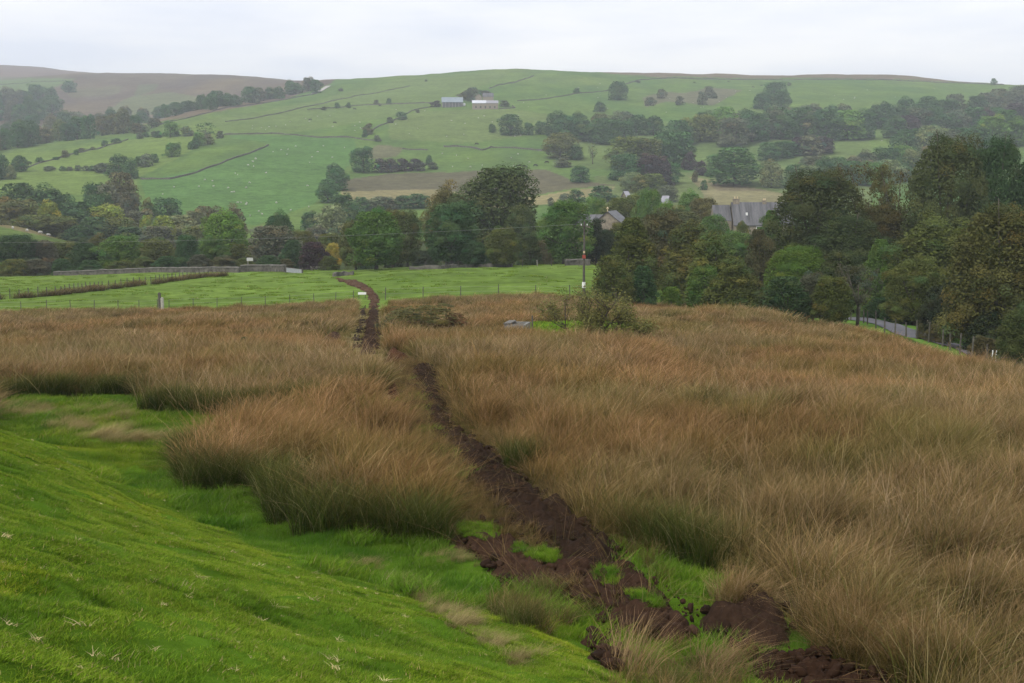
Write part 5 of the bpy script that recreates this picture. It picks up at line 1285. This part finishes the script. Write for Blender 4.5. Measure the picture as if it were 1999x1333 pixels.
# ------------------------------------------------------------------ walls, hedged banks, the lane
def wall_line(pts, ymin, h, w, name, label, m=M_WALL, cap=None, ymax=4600, step=3.0, cat='wall', rag=.12, world=False):
    g = np.asarray(pts, float) if world else gpoly(pts, ymin, ymax)
    s = np.concatenate([[0], np.cumsum(np.hypot(*np.diff(g, axis=0).T))])
    n = max(3, int(s[-1] / step)); t = np.linspace(0, s[-1], n)
    X = np.interp(t, s, g[:, 0]); Y = np.interp(t, s, g[:, 1]); Z = ground(X, Y)
    c = np.array((X.mean(), Y.mean(), Z.min()))
    dx = np.gradient(X); dy = np.gradient(Y); l = np.hypot(dx, dy) + 1e-9; nx, ny = -dy / l, dx / l
    def ring(z0, z1, hw):
        V = []
        for i in range(n):
            j = rng.uniform(-rag, rag, 2) * h
            V += [(X[i] - nx[i] * hw, Y[i] - ny[i] * hw, Z[i] + z0), (X[i] - nx[i] * hw * .8, Y[i] - ny[i] * hw * .8, Z[i] + z1 + j[0]), (X[i] + nx[i] * hw * .8, Y[i] + ny[i] * hw * .8, Z[i] + z1 + j[0]), (X[i] + nx[i] * hw, Y[i] + ny[i] * hw, Z[i] + z0)]
        V = np.array(V) - c; f = []
        for i in range(n - 1):
            a = 4 * i; b = a + 4
            f += [(a, a + 1, b + 1, b), (a + 1, a + 2, b + 2, b + 1), (a + 2, a + 3, b + 3, b + 2)]
        f += [(0, 3, 2, 1), (4 * n - 4, 4 * n - 3, 4 * n - 2, 4 * n - 1)]
        return V, f
    v, f = ring(-1.0, h, w / 2)
    if cap is None:
        return tag(obj(name, new_mesh(name, v, faces=f, material=m), loc=tuple(c)), label, cat)
    r = thing(name, label, cat, tuple(c))
    obj('wall_face', new_mesh('wall_face', v, faces=f, material=m), r)
    v, f = ring(h - .02, h + cap, w / 2 + .06)
    obj('coping', new_mesh('coping', v, faces=f, material=M_CAP), r)
    return r
for pts, h, lab in (
    ([(438, 263), (480, 262), (540, 261), (580, 264), (625, 269), (692, 269)], 1.5, 'dark drystone wall running level across the upper sheep pasture'),
    ([(275, 350), (330, 350), (385, 337), (430, 320), (480, 302), (524, 284)], 1.4, 'drystone wall slanting up through the big sheep pasture'),
    ([(785, 291), (835, 293)], 1.3, 'short piece of wall east of the thorny corner'), ([(866, 287), (918, 288), (942, 294), (958, 288), (1000, 289), (1050, 294), (1096, 299)], 1.6, 'dark winding wall below the farm pasture'),
    ([(955, 173), (1000, 162), (1042, 148)], 1.6, 'wall climbing from the farm to the hill crest'), ([(1010, 197), (1060, 194), (1122, 183), (1195, 177)], 1.4, 'wall across the high pasture east of the farm'), ([(1215, 166), (1250, 156), (1290, 153)], 1.5, 'wall climbing to the crest behind the lone round tree'),
    ([(1290, 153.5), (1400, 155), (1500, 155.5), (1600, 155.5), (1700, 156.5), (1800, 159), (1900, 163), (1960, 166)], 1.9, 'long boundary wall along the hill crest below the moorland strip'), ([(600, 214), (650, 211), (700, 206), (770, 203), (845, 201)], 1.4, 'boundary wall west of the farm'), ([(440, 238), (520, 226), (600, 208), (690, 188), (800, 168)], 1.2, 'faint wall slanting up the western pasture'),
    ([(310, 244), (400, 222), (480, 206), (560, 194), (620, 182)], 1.5, 'wall along the moor road'), ([(840, 209), (800, 218), (775, 232), (740, 246), (715, 266)], 1.2, 'wall dropping from the farm to the pasture corner'), ([(1000, 207), (1006, 211), (975, 213)], 1.6, 'yard wall at the east end of the farm'), ([(46, 331), (75, 319), (130, 305), (200, 288), (250, 272)], 1.2, 'earth-covered wall of the slanting hedge bank'),
    ([(692, 270), (720, 274), (745, 275)], 1.3, 'wall between the reddish tree and the grey bush'), ([(-60, 171), (0, 166), (60, 160), (130, 158)], 1.6, 'wall round the green field under the moor')):
    wall_line(pts, 420, h * .58, .6, 'stone_wall', lab, rag=.3)
# white stretch of the moor road
def sheet(line_xy, half, name, m, label, dz=.05, n=60):
    g = np.asarray(line_xy, float); s = np.concatenate([[0], np.cumsum(np.hypot(*np.diff(g, axis=0).T))]); t = np.linspace(0, s[-1], n)
    X = np.interp(t, s, g[:, 0]); Y = np.interp(t, s, g[:, 1]); dx, dy = np.gradient(X), np.gradient(Y); l = np.hypot(dx, dy); nx, ny = -dy / l, dx / l
    ks = np.linspace(-1, 1, 7); VX = X[:, None] + nx[:, None] * half * ks; VY = Y[:, None] + ny[:, None] * half * ks
    VZ = ground(VX, VY) + dz; idx = np.arange(VX.size).reshape(VX.shape)
    q = np.stack([idx[:-1, :-1], idx[:-1, 1:], idx[1:, 1:], idx[1:, :-1]], -1).reshape(-1, 4)
    return tag(obj(name, new_mesh(name, np.stack([VX, VY, VZ], -1).reshape(-1, 3), quads=q, material=m, smooth=True)), label, kind='structure')
M_ASPH = simple('asphalt', (0.085, 0.085, 0.095), (0.135, 0.135, 0.145), 2.0, .9)
M_TRACK = simple('pale_track', (0.28, 0.27, 0.24), (0.38, 0.36, 0.33), .2, .9)
sheet(ROAD, 1.55, 'road', M_ASPH, 'narrow grey lane curving below the trees', .07)
sheet(gpoly([(272, 241), (300, 236), (330, 228), (352, 224)], 420), 2.5, 'road', M_TRACK, 'pale stretch of the moor road', .5, 40)
sheet(gpoly([(612, 183), (628, 176), (641, 168)], 420), 3.0, 'road', M_TRACK, 'pale end of the moor road at the gap', .5, 30)
# meadow end wall, taller wall, gate, palisade
wall_line([(105, 537), (160, 535), (250, 533), (350, 532), (430, 531), (468, 532)], 150, .75, .5, 'stone_wall', 'long low drystone wall closing the far end of the meadow', cap=.13, ymax=212, step=.8, rag=.1)
wall_line([(470, 531), (500, 530), (530, 530), (556, 531)], 150, 1.0, .5, 'stone_wall', 'taller straight stone wall with pale coping beside the grey gate', cap=.14, ymax=212, step=.8, rag=.04)
a = gpoly([(559, 532), (590, 533)], 150, 212); d = a[1] - a[0]; gl = float(np.linalg.norm(d)); gz = float(ground(a[:1, 0], a[:1, 1])[0])
gt = thing('field_gate', 'closed grey sheeted gate between the tall stone wall and the palisade', 'gate', (a[0, 0], a[0, 1], gz), math.atan2(d[1], d[0]))
MB().box(.1, gl - .1, -.02, .02, .1, .72).build('panel', M_STEEL, gt)
mb = MB().box(.08, gl - .08, -.05, -.021, .72, .80).box(.08, gl - .08, -.05, -.021, .1, .16).box(.08, .16, -.05, -.021, .16, .72).box(gl - .16, gl - .08, -.05, -.021, .16, .72); mb.build('frame', M_WIRE, gt)
for x in (-.05, gl + .05): MB().box(x - .09, x + .09, -.09, .09, -.5, 1.05).build('post', M_WOOD, gt)
a = gpoly([(606, 527), (650, 527)], 150, 212); d = a[1] - a[0]; gl = float(np.linalg.norm(d)); gz = float(ground(a[:1, 0], a[:1, 1])[0])
pl = thing('palisade', 'short stretch of grey wooden palisade below the purple bush', 'fence', (a[0, 0], a[0, 1], gz), math.atan2(d[1], d[0]))
mb = MB()
for i in range(int(gl / .14)): mb.box(i * .14, i * .14 + .11, -.02, 0, -.2, .9 + random.uniform(-.05, .05))
mb.build('boards', M_WOODP, pl); MB().box(0, gl, .003, .05, .25, .33).box(0, gl, .003, .05, .65, .73).build('rail', M_WOOD, pl)
wall_line([(1104, 518), (1130, 517), (1150, 518)], 170, .8, .5, 'stone_wall', 'pale stone wall in the shade behind the telegraph pole', cap=.14, ymax=230, step=.8)
wall_line([(800, 527), (860, 525), (930, 522), (1000, 521)], 170, .5, .5, 'stone_wall', 'low tumbled wall under the trees along the meadow', ymax=230, step=.8, rag=.3)
wall_line([(652, 540), (668, 538), (690, 537)], 150, .5, .6, 'stone_wall', 'heap-like broken wall where the track leaves the meadow', ymax=212, step=.6, rag=.35)

# ------------------------------------------------------------------ fences
def fence(pts, posts, h, r, label, ymin, ymax, m=M_WOOD, wires=(.35, .7), world=None, jitter=.08, pales=(), square=False):
    P = gpoly(pts, ymin, ymax) if world is None else np.asarray(world, float)
    s = np.concatenate([[0], np.cumsum(np.hypot(*np.diff(P, axis=0).T))])
    t = np.linspace(0, s[-1], posts) if isinstance(posts, int) else np.asarray(posts) * s[-1]
    X = np.interp(t, s, P[:, 0]); Y = np.interp(t, s, P[:, 1]); Z = ground(X, Y)
    root = thing('post_fence', label, 'fence', (X[0], Y[0], Z[0])); o = np.array((X[0], Y[0], Z[0]))
    tops = []
    for i in range(len(X)):
        q = np.array((X[i], Y[i], Z[i])) - o; hh = h * random.uniform(1 - jitter, 1 + jitter); tl = np.array((random.uniform(-.06, .06), random.uniform(-.06, .06), 0)) * hh
        MB().tube([q + (0, 0, -.4), q + tl * .5 + (0, 0, hh * .5), q + tl + (0, 0, hh)], [r, r, r * .92], 6).build('post', M_WOODP if i in pales else m, root)
        tops.append(q)
    mb = MB()
    for f in wires: mb.tube([q + (0, 0, h * f) for q in tops], .005, 4)
    if wires: mb.build('wire', M_WIRE, root)
    return root
fence([(-40, 588), (0, 585), (110, 577), (200, 566), (300, 555), (370, 545), (440, 538)], 46, 1.15, .06, 'long post and wire fence with dead weeds running up the meadow to the wall', 90, 212)
fence([(-60, 608), (100, 606), (250, 606), (308, 604)], 9, 1.0, .04, 'thin stakes along the border of rushes and meadow by the pair of gateposts', 80, 160, wires=(.5, .9))
fence([(330, 602), (500, 598), (640, 590), (690, 586)], 9, 1.0, .04, 'thin stakes between the gateposts and the track', 80, 160, wires=(.5, .9))
fence([(752, 585), (793, 584), (900, 580), (1000, 580), (1080, 579), (1180, 584), (1262, 590)], 10, 1.2, .05, 'thin dark stakes along the meadow border east of the track', 80, 160, wires=(.5, .9))
for px, h, lab in ((312, 1.7, 'taller of two old gateposts standing at the meadow border'), (317, 1.2, 'shorter and paler of two old gateposts at the meadow border')):
    p = hit(px, 605, 80, 160)[0]
    tag(obj('gatepost', MB().tube([(0, 0, -.4), (.02, 0, h * .5), (.0, 0, h)], [.17, .16, .15], 8).add([(-.10, -.10, h - .02), (.1, -.1, h - .02), (.1, .1, h - .02), (-.1, .1, h - .02), (0, 0, h + .1)], [(0, 1, 4), (1, 2, 4), (2, 3, 4), (3, 0, 4)]).mesh('gatepost', M_WOODP if h < 1.5 else M_WOOD), loc=tuple(p)), lab, 'post')
fence([(830, 524), (880, 522), (946, 520), (1010, 520), (1070, 519), (1130, 520)], 12, 1.05, .06, 'row of fence posts, two of them pale, under the trees above the meadow', 160, 215, wires=(), pales=(4, 8))
near_side = ROAD - _nrm * 2.3 if (_nrm[3] @ (ROAD[3] * -1)) < 0 else ROAD + _nrm * 2.3
fence(None, [0, .03, .06, .13, .17, .20, .26, .32, .385, .45, .51, .58, .66, .72, .79, .86, .93, 1.0], 1.25, .055, 'line of dark fence posts along the near side of the lane', 0, 0, world=near_side[1:], wires=(), jitter=.14)
for px, lab in ((1936, 'first of two slim white marker posts near the end of the lane fence'), (1943, 'second of two slim white marker posts, the one closer to the russet oak')):
    p = hit(px, 716, 40, 100)[0]
    tag(obj('marker_post', MB().tube([(0, 0, -.3), (0, 0, .6), (.02, 0, .95)], [.03, .03, .028], 6).add([(-.03, -.03, .94), (.03, -.03, .94), (.03, .03, .94), (-.03, .03, .94), (.02, 0, .98)], [(0, 1, 4), (1, 2, 4), (2, 3, 4), (3, 0, 4)]).mesh('marker_post', M_WHITE), loc=tuple(p)), lab, 'post')
far_side = 2 * ROAD - near_side
fence(None, 8, 1.2, .06, 'grey posts among the thicket on the far bank of the lane', 0, 0, world=(far_side + (far_side - ROAD) * .9)[0:4], m=M_WOODP)
# weeds along the long fence
ln = gpoly([(-40, 588), (0, 585), (110, 577), (200, 566), (300, 555), (370, 545), (440, 538)], 90, 212); P = []
for a, b in zip(ln[:-1], ln[1:]):
    m = int(np.linalg.norm(b - a) * 4.5); t = rng.random((m, 1)); P.append(a + (b - a) * t + rng.normal(size=(m, 2)) * .35)
P = np.concatenate(P); P = P[fbm(P[:, 0] * .7, P[:, 1] * .7, 401, 2) > .33]
scatter('weeds', put(P[:, 0], P[:, 1]), LIB_RUSH_FAR, .75 + .6 * rng.random(len(P)), rng.normal(size=len(P)), np.array((.62, .62, .62)) * (.7 + .6 * rng.random((len(P), 1))), 'dead brown weeds growing along the long meadow fence')

# ------------------------------------------------------------------ pole, trough, board, signs
p = ground_at(1140, 128, 500); zt = zrow(432, 128)
tp = thing('telegraph_pole', 'tall grey wooden telegraph pole with a red plate, at the meadow border', 'pole', tuple(p))
hp = zt - p[2]
MB().tube([(0, 0, -.6), (0, 0, hp * .5), (.03, 0, hp)], [.145, .12, .10], 10).build('shaft', M_WOOD, tp)
zz = zrow(500, 128) - p[2]
MB().box(-.19, .17, -.20, -.165, zz - .22, zz + .14).build('warning_plate', M_RED, tp)
MB().box(-.10, .10, -.19, -.16, zz + .32, zz + .55).build('number_plate', M_POT, tp)
zb_ = zrow(556, 128) - p[2]
MB().tube([(0, 0, zb_ - .3), (0, 0, zb_ + .3)], [.19, .185], 10).build('band', M_WHITE, tp)
for sx in (-.3, .3): MB().tube([(sx, -.05, hp - .42), (sx, -.05, hp - .25)], [.04, .06], 8).build('insulator', M_WHITE, tp)
MB().box(-.5, .5, -.20, -.12, hp - .52, hp - .42).build('crossarm', M_WOOD, tp)
wp = []
for i in range(41):
    t = i / 40; x = p[0] + t * (-0.62 * 168 - p[0]); y = 128 + 40 * t
    wp.append((x, y, zt - .25 - 4.2 * t * (1 - t) * 1.2 - t * 3.2))
tag(obj('overhead_wire', MB().tube(wp, .007, 4).mesh('overhead_wire', M_WIRE)), 'single overhead wire sagging away from the telegraph pole across the trees', 'wire')
p = hit(1010, 650, 30, 120)[0]; s = p[1] / F
tr = thing('water_trough', 'grey concrete water trough sunk in the rushes beside the green clearing', 'trough', tuple(p + (0, 0, .05)), R(-12))
w, d, h = 42 * s, 1.5, .5
MB().box(-w / 2, w / 2, -d / 2, -d / 2 + .12, -.4, h).box(-w / 2, w / 2, d / 2 - .12, d / 2, -.4, h).box(-w / 2, -w / 2 + .12, -d / 2 + .12, d / 2 - .12, -.4, h).box(w / 2 - .12, w / 2, -d / 2 + .12, d / 2 - .12, -.4, h).build('basin', M_CONC, tr)
MB().box(-w / 2 + .12, w / 2 - .12, -d / 2 + .12, d / 2 - .12, h - .2, h - .14).build('water', M_GLASS, tr)
MB().box(-w / 2 - .03, -w / 2 + .35, -d / 2 - .03, d / 2 + .03, h + .003, h + .07).build('slab', M_CAP, tr)
MB().tube([(w / 2 + .1, d / 2, -.4), (w / 2 + .1, d / 2, h + .35)], .05, 6).build('post', M_WOOD, tr)
p = hit(707, 582, 80, 180)[0]
bd = thing('marker_board', 'small white board on two stakes beside the head of the track', 'sign', tuple(p), .1)
MB().box(-.42, .42, -.02, .02, .38, .62).build('board', M_WHITE, bd)
for x in (-.33, .33): MB().box(x - .03, x + .03, .023, .075, -.3, .7).build('stake', M_WOOD, bd)
p = ground_at(488, 211, 508)
sg = thing('roadside_sign', 'white board on a post showing above the hedge behind the taller wall', 'sign', tuple(p), .15); zz = zrow(503, 211) - p[2]
MB().box(-.55, .5, -.03, .03, zz - .55, zz).build('board', M_DULLW, sg); MB().tube([(-.35, .08, -.3), (-.35, .08, zz - .1)], .06, 8).build('post', M_WOODP, sg)

# ------------------------------------------------------------------ sheep and cattle
def skinned(name, verts, edges, rad, m):
    me = bpy.data.meshes.new(name); me.from_pydata(verts, edges, []); o = bpy.data.objects.new(name, me); COL.objects.link(o)
    md = o.modifiers.new('s', 'SKIN'); md.use_smooth_shade = True
    for i, r in enumerate(rad): me.skin_vertices[0].data[i].radius = r if isinstance(r, tuple) else (r, r)
    me.skin_vertices[0].data[0].use_root = True
    o.modifiers.new('d', 'SUBSURF').levels = 1
    dg = bpy.context.evaluated_depsgraph_get(); out = bpy.data.meshes.new_from_object(o.evaluated_get(dg))
    bpy.data.objects.remove(o); out.name = name; out.materials.clear(); out.materials.append(m); return out
def quadruped(name, L_, Hh, body, leg, head_low, m):
    z = Hh - body; hz = .12 if head_low else Hh * 1.0
    v = [(0, 0, z), (-L_ * .32, 0, z), (-L_ * .46, 0, z + body * .2), (L_ * .3, 0, z), (L_ * .45, 0, z + body * .25), (L_ * .62, 0, (z + hz) / 2 + body * .3), (L_ * .72, 0, hz + .08), (L_ * .8, 0, hz)]
    e = [(0, 1), (1, 2), (0, 3), (3, 4), (4, 5), (5, 6), (6, 7)]; r = [body, body * .95, body * .55, body * .9, body * .6, body * .38, body * .32, body * .2]
    for bx, root in ((-.38, 1), (.34, 3)):
        for sy in (-1, 1):
            n = len(v); kx = .03 if bx > 0 else -.05
            v += [(L_ * bx, sy * body * .55, z - body * .6), (L_ * (bx + kx), sy * body * .55, z * .45), (L_ * bx, sy * body * .55, 0.0)]; e += [(root, n), (n, n + 1), (n + 1, n + 2)]; r += [leg * 1.7, leg, leg * .9]
    return skinned(name, v, e, r, m)
M_FLEECE = simple('fleece', (0.38, 0.37, 0.33), (0.52, 0.50, 0.45), 6, .95)
M_HIDE = simple('hide', (0.012, 0.010, 0.010), (0.03, 0.025, 0.022), 3, .8)
SHEEP = [quadruped('sheep', 1.15, .85, .30, .05, True, M_FLEECE), quadruped('sheep', 1.15, .85, .30, .05, False, M_FLEECE)]
COW = quadruped('cow', 2.3, 1.45, .42, .09, True, M_HIDE)
def flock(poly, n, label, group):
    poly = np.asarray(poly, float); k = 0; n = int(n * .66)
    while k < n:
        q = (random.uniform(poly[:, 0].min(), poly[:, 0].max()), random.uniform(poly[:, 1].min(), poly[:, 1].max()))
        if not inside(poly, np.array([q[0]]), np.array([q[1]]))[0]: continue
        p = hit(q[0], q[1], 420)[0]; o = obj('sheep', random.choice(SHEEP)); o.location = p; o.rotation_euler = (0, 0, random.uniform(0, 6.28)); s = random.uniform(.72, .95); o.scale = (s, s, s)
        tag(o, label, 'sheep', group); k += 1
flock([(450, 330), (540, 275), (680, 285), (620, 330), (600, 420), (480, 430), (450, 400)], 46, 'white sheep grazing in the big green pasture below the level wall', 'sheep in the big pasture')
flock([(300, 352), (430, 325), (520, 290), (470, 400), (300, 390)], 22, 'white sheep grazing beside the slanting wall of the big pasture', 'sheep beside the slanting wall')
flock([(430, 250), (600, 215), (800, 210), (840, 215), (760, 250), (690, 262)], 34, 'white sheep scattered over the upper pasture above the level wall', 'sheep in the upper pasture')
flock([(780, 240), (960, 225), (1080, 222), (1000, 280), (800, 280)], 26, 'white sheep scattered in the pasture under the farm', 'sheep under the farm')
flock([(850, 300), (1040, 300), (1090, 320), (1000, 325), (870, 328)], 16, 'white sheep in the strip above the brown rough patch', 'sheep above the rough patch')
flock([(1010, 160), (1190, 160), (1190, 215), (1020, 215)], 14, 'white sheep high on the hill east of the farm', 'sheep high on the hill')
flock([(1290, 165), (1460, 165), (1480, 200), (1260, 225)], 14, 'white sheep near the hollow under the crest', 'sheep near the hollow')
flock([(1560, 165), (1880, 170), (1700, 200), (1560, 190)], 12, 'white sheep in the crest field above the wood', 'sheep in the crest field')
flock([(1640, 262), (1740, 262), (1720, 300), (1600, 285)], 6, 'white sheep in the sloping clearing of the wood', 'sheep in the clearing')
for px, py, lab in ((25, 447, 'white sheep on the small hillock, nearest the hilltop'), (53, 452, 'large white sheep in the middle of the small hillock'), (78, 456, 'white sheep following on the small hillock'), (94, 458, 'white sheep lowest on the small hillock')):
    p = hit(px, py, 250, 372)[0]; o = obj('sheep', SHEEP[0], loc=tuple(p)); o.rotation_euler = (0, 0, random.uniform(0, 6)); o.scale = (.95,) * 3; tag(o, lab, 'sheep')
for i, (px, py, lab) in enumerate(((653, 241, 'black cow in the upper pasture west of the farm'), (606, 235, 'black cow far up the western pasture'), (692, 214, 'small black cow near the boundary wall west of the farm'), (742, 208, 'black cow just under the boundary wall west of the farm'), (1024, 328, 'black cow, last of a line of four above the rough patch'), (1014, 326, 'faint dark cow ending the line above the rough patch'), (1045, 325, 'largest black cow of the line above the rough patch'), (1068, 319, 'leading black cow of the line towards the orange-brown tree'),
    (1470, 171, 'black cow under the crest wall near the top tree'), (1487, 168, 'second black cow beside the top tree'), (1422, 160, 'black cow alone by the crest wall'), (1356, 162, 'black cow west of the hollow under the crest'), (930, 283, 'black cow above the winding wall'))):
    p = hit(px, py, 420)[0]; o = obj('cow', COW, loc=tuple(p)); o.rotation_euler = (0, 0, random.uniform(-.5, .5) + (math.pi if i % 2 else 0)); tag(o, lab, 'cow')

# ------------------------------------------------------------------ the hazy air of the valley
def b_haze(t, p):
    t.nodes.remove(p)
    v = N(t, 'ShaderNodeVolumePrincipled'); v.inputs['Color'].default_value = (0.86, 0.94, 1.0, 1); v.inputs['Density'].default_value = 0.00022; v.inputs['Anisotropy'].default_value = 0.0
    t.links.new(v.outputs[0], t.nodes['Material Output'].inputs['Volume'])
hm = bpy.data.materials.new('haze'); hm.use_nodes = True; b_haze(hm.node_tree, hm.node_tree.nodes['Principled BSDF'])
gm = bpy.data.objects['ground']; zc = np.empty(len(gm.data.vertices) * 3, np.float32); gm.data.vertices.foreach_get('co', zc); zc = zc.reshape(-1, 3)
lo = zc.min(0); hi = zc.max(0)
hz = MB().box(lo[0] - 50, hi[0] + 50, -60, hi[1] + 50, lo[2] - 1, hi[2] + 12).build('haze', hm)
tag(hz, 'thin autumn haze filling the valley', kind='stuff')
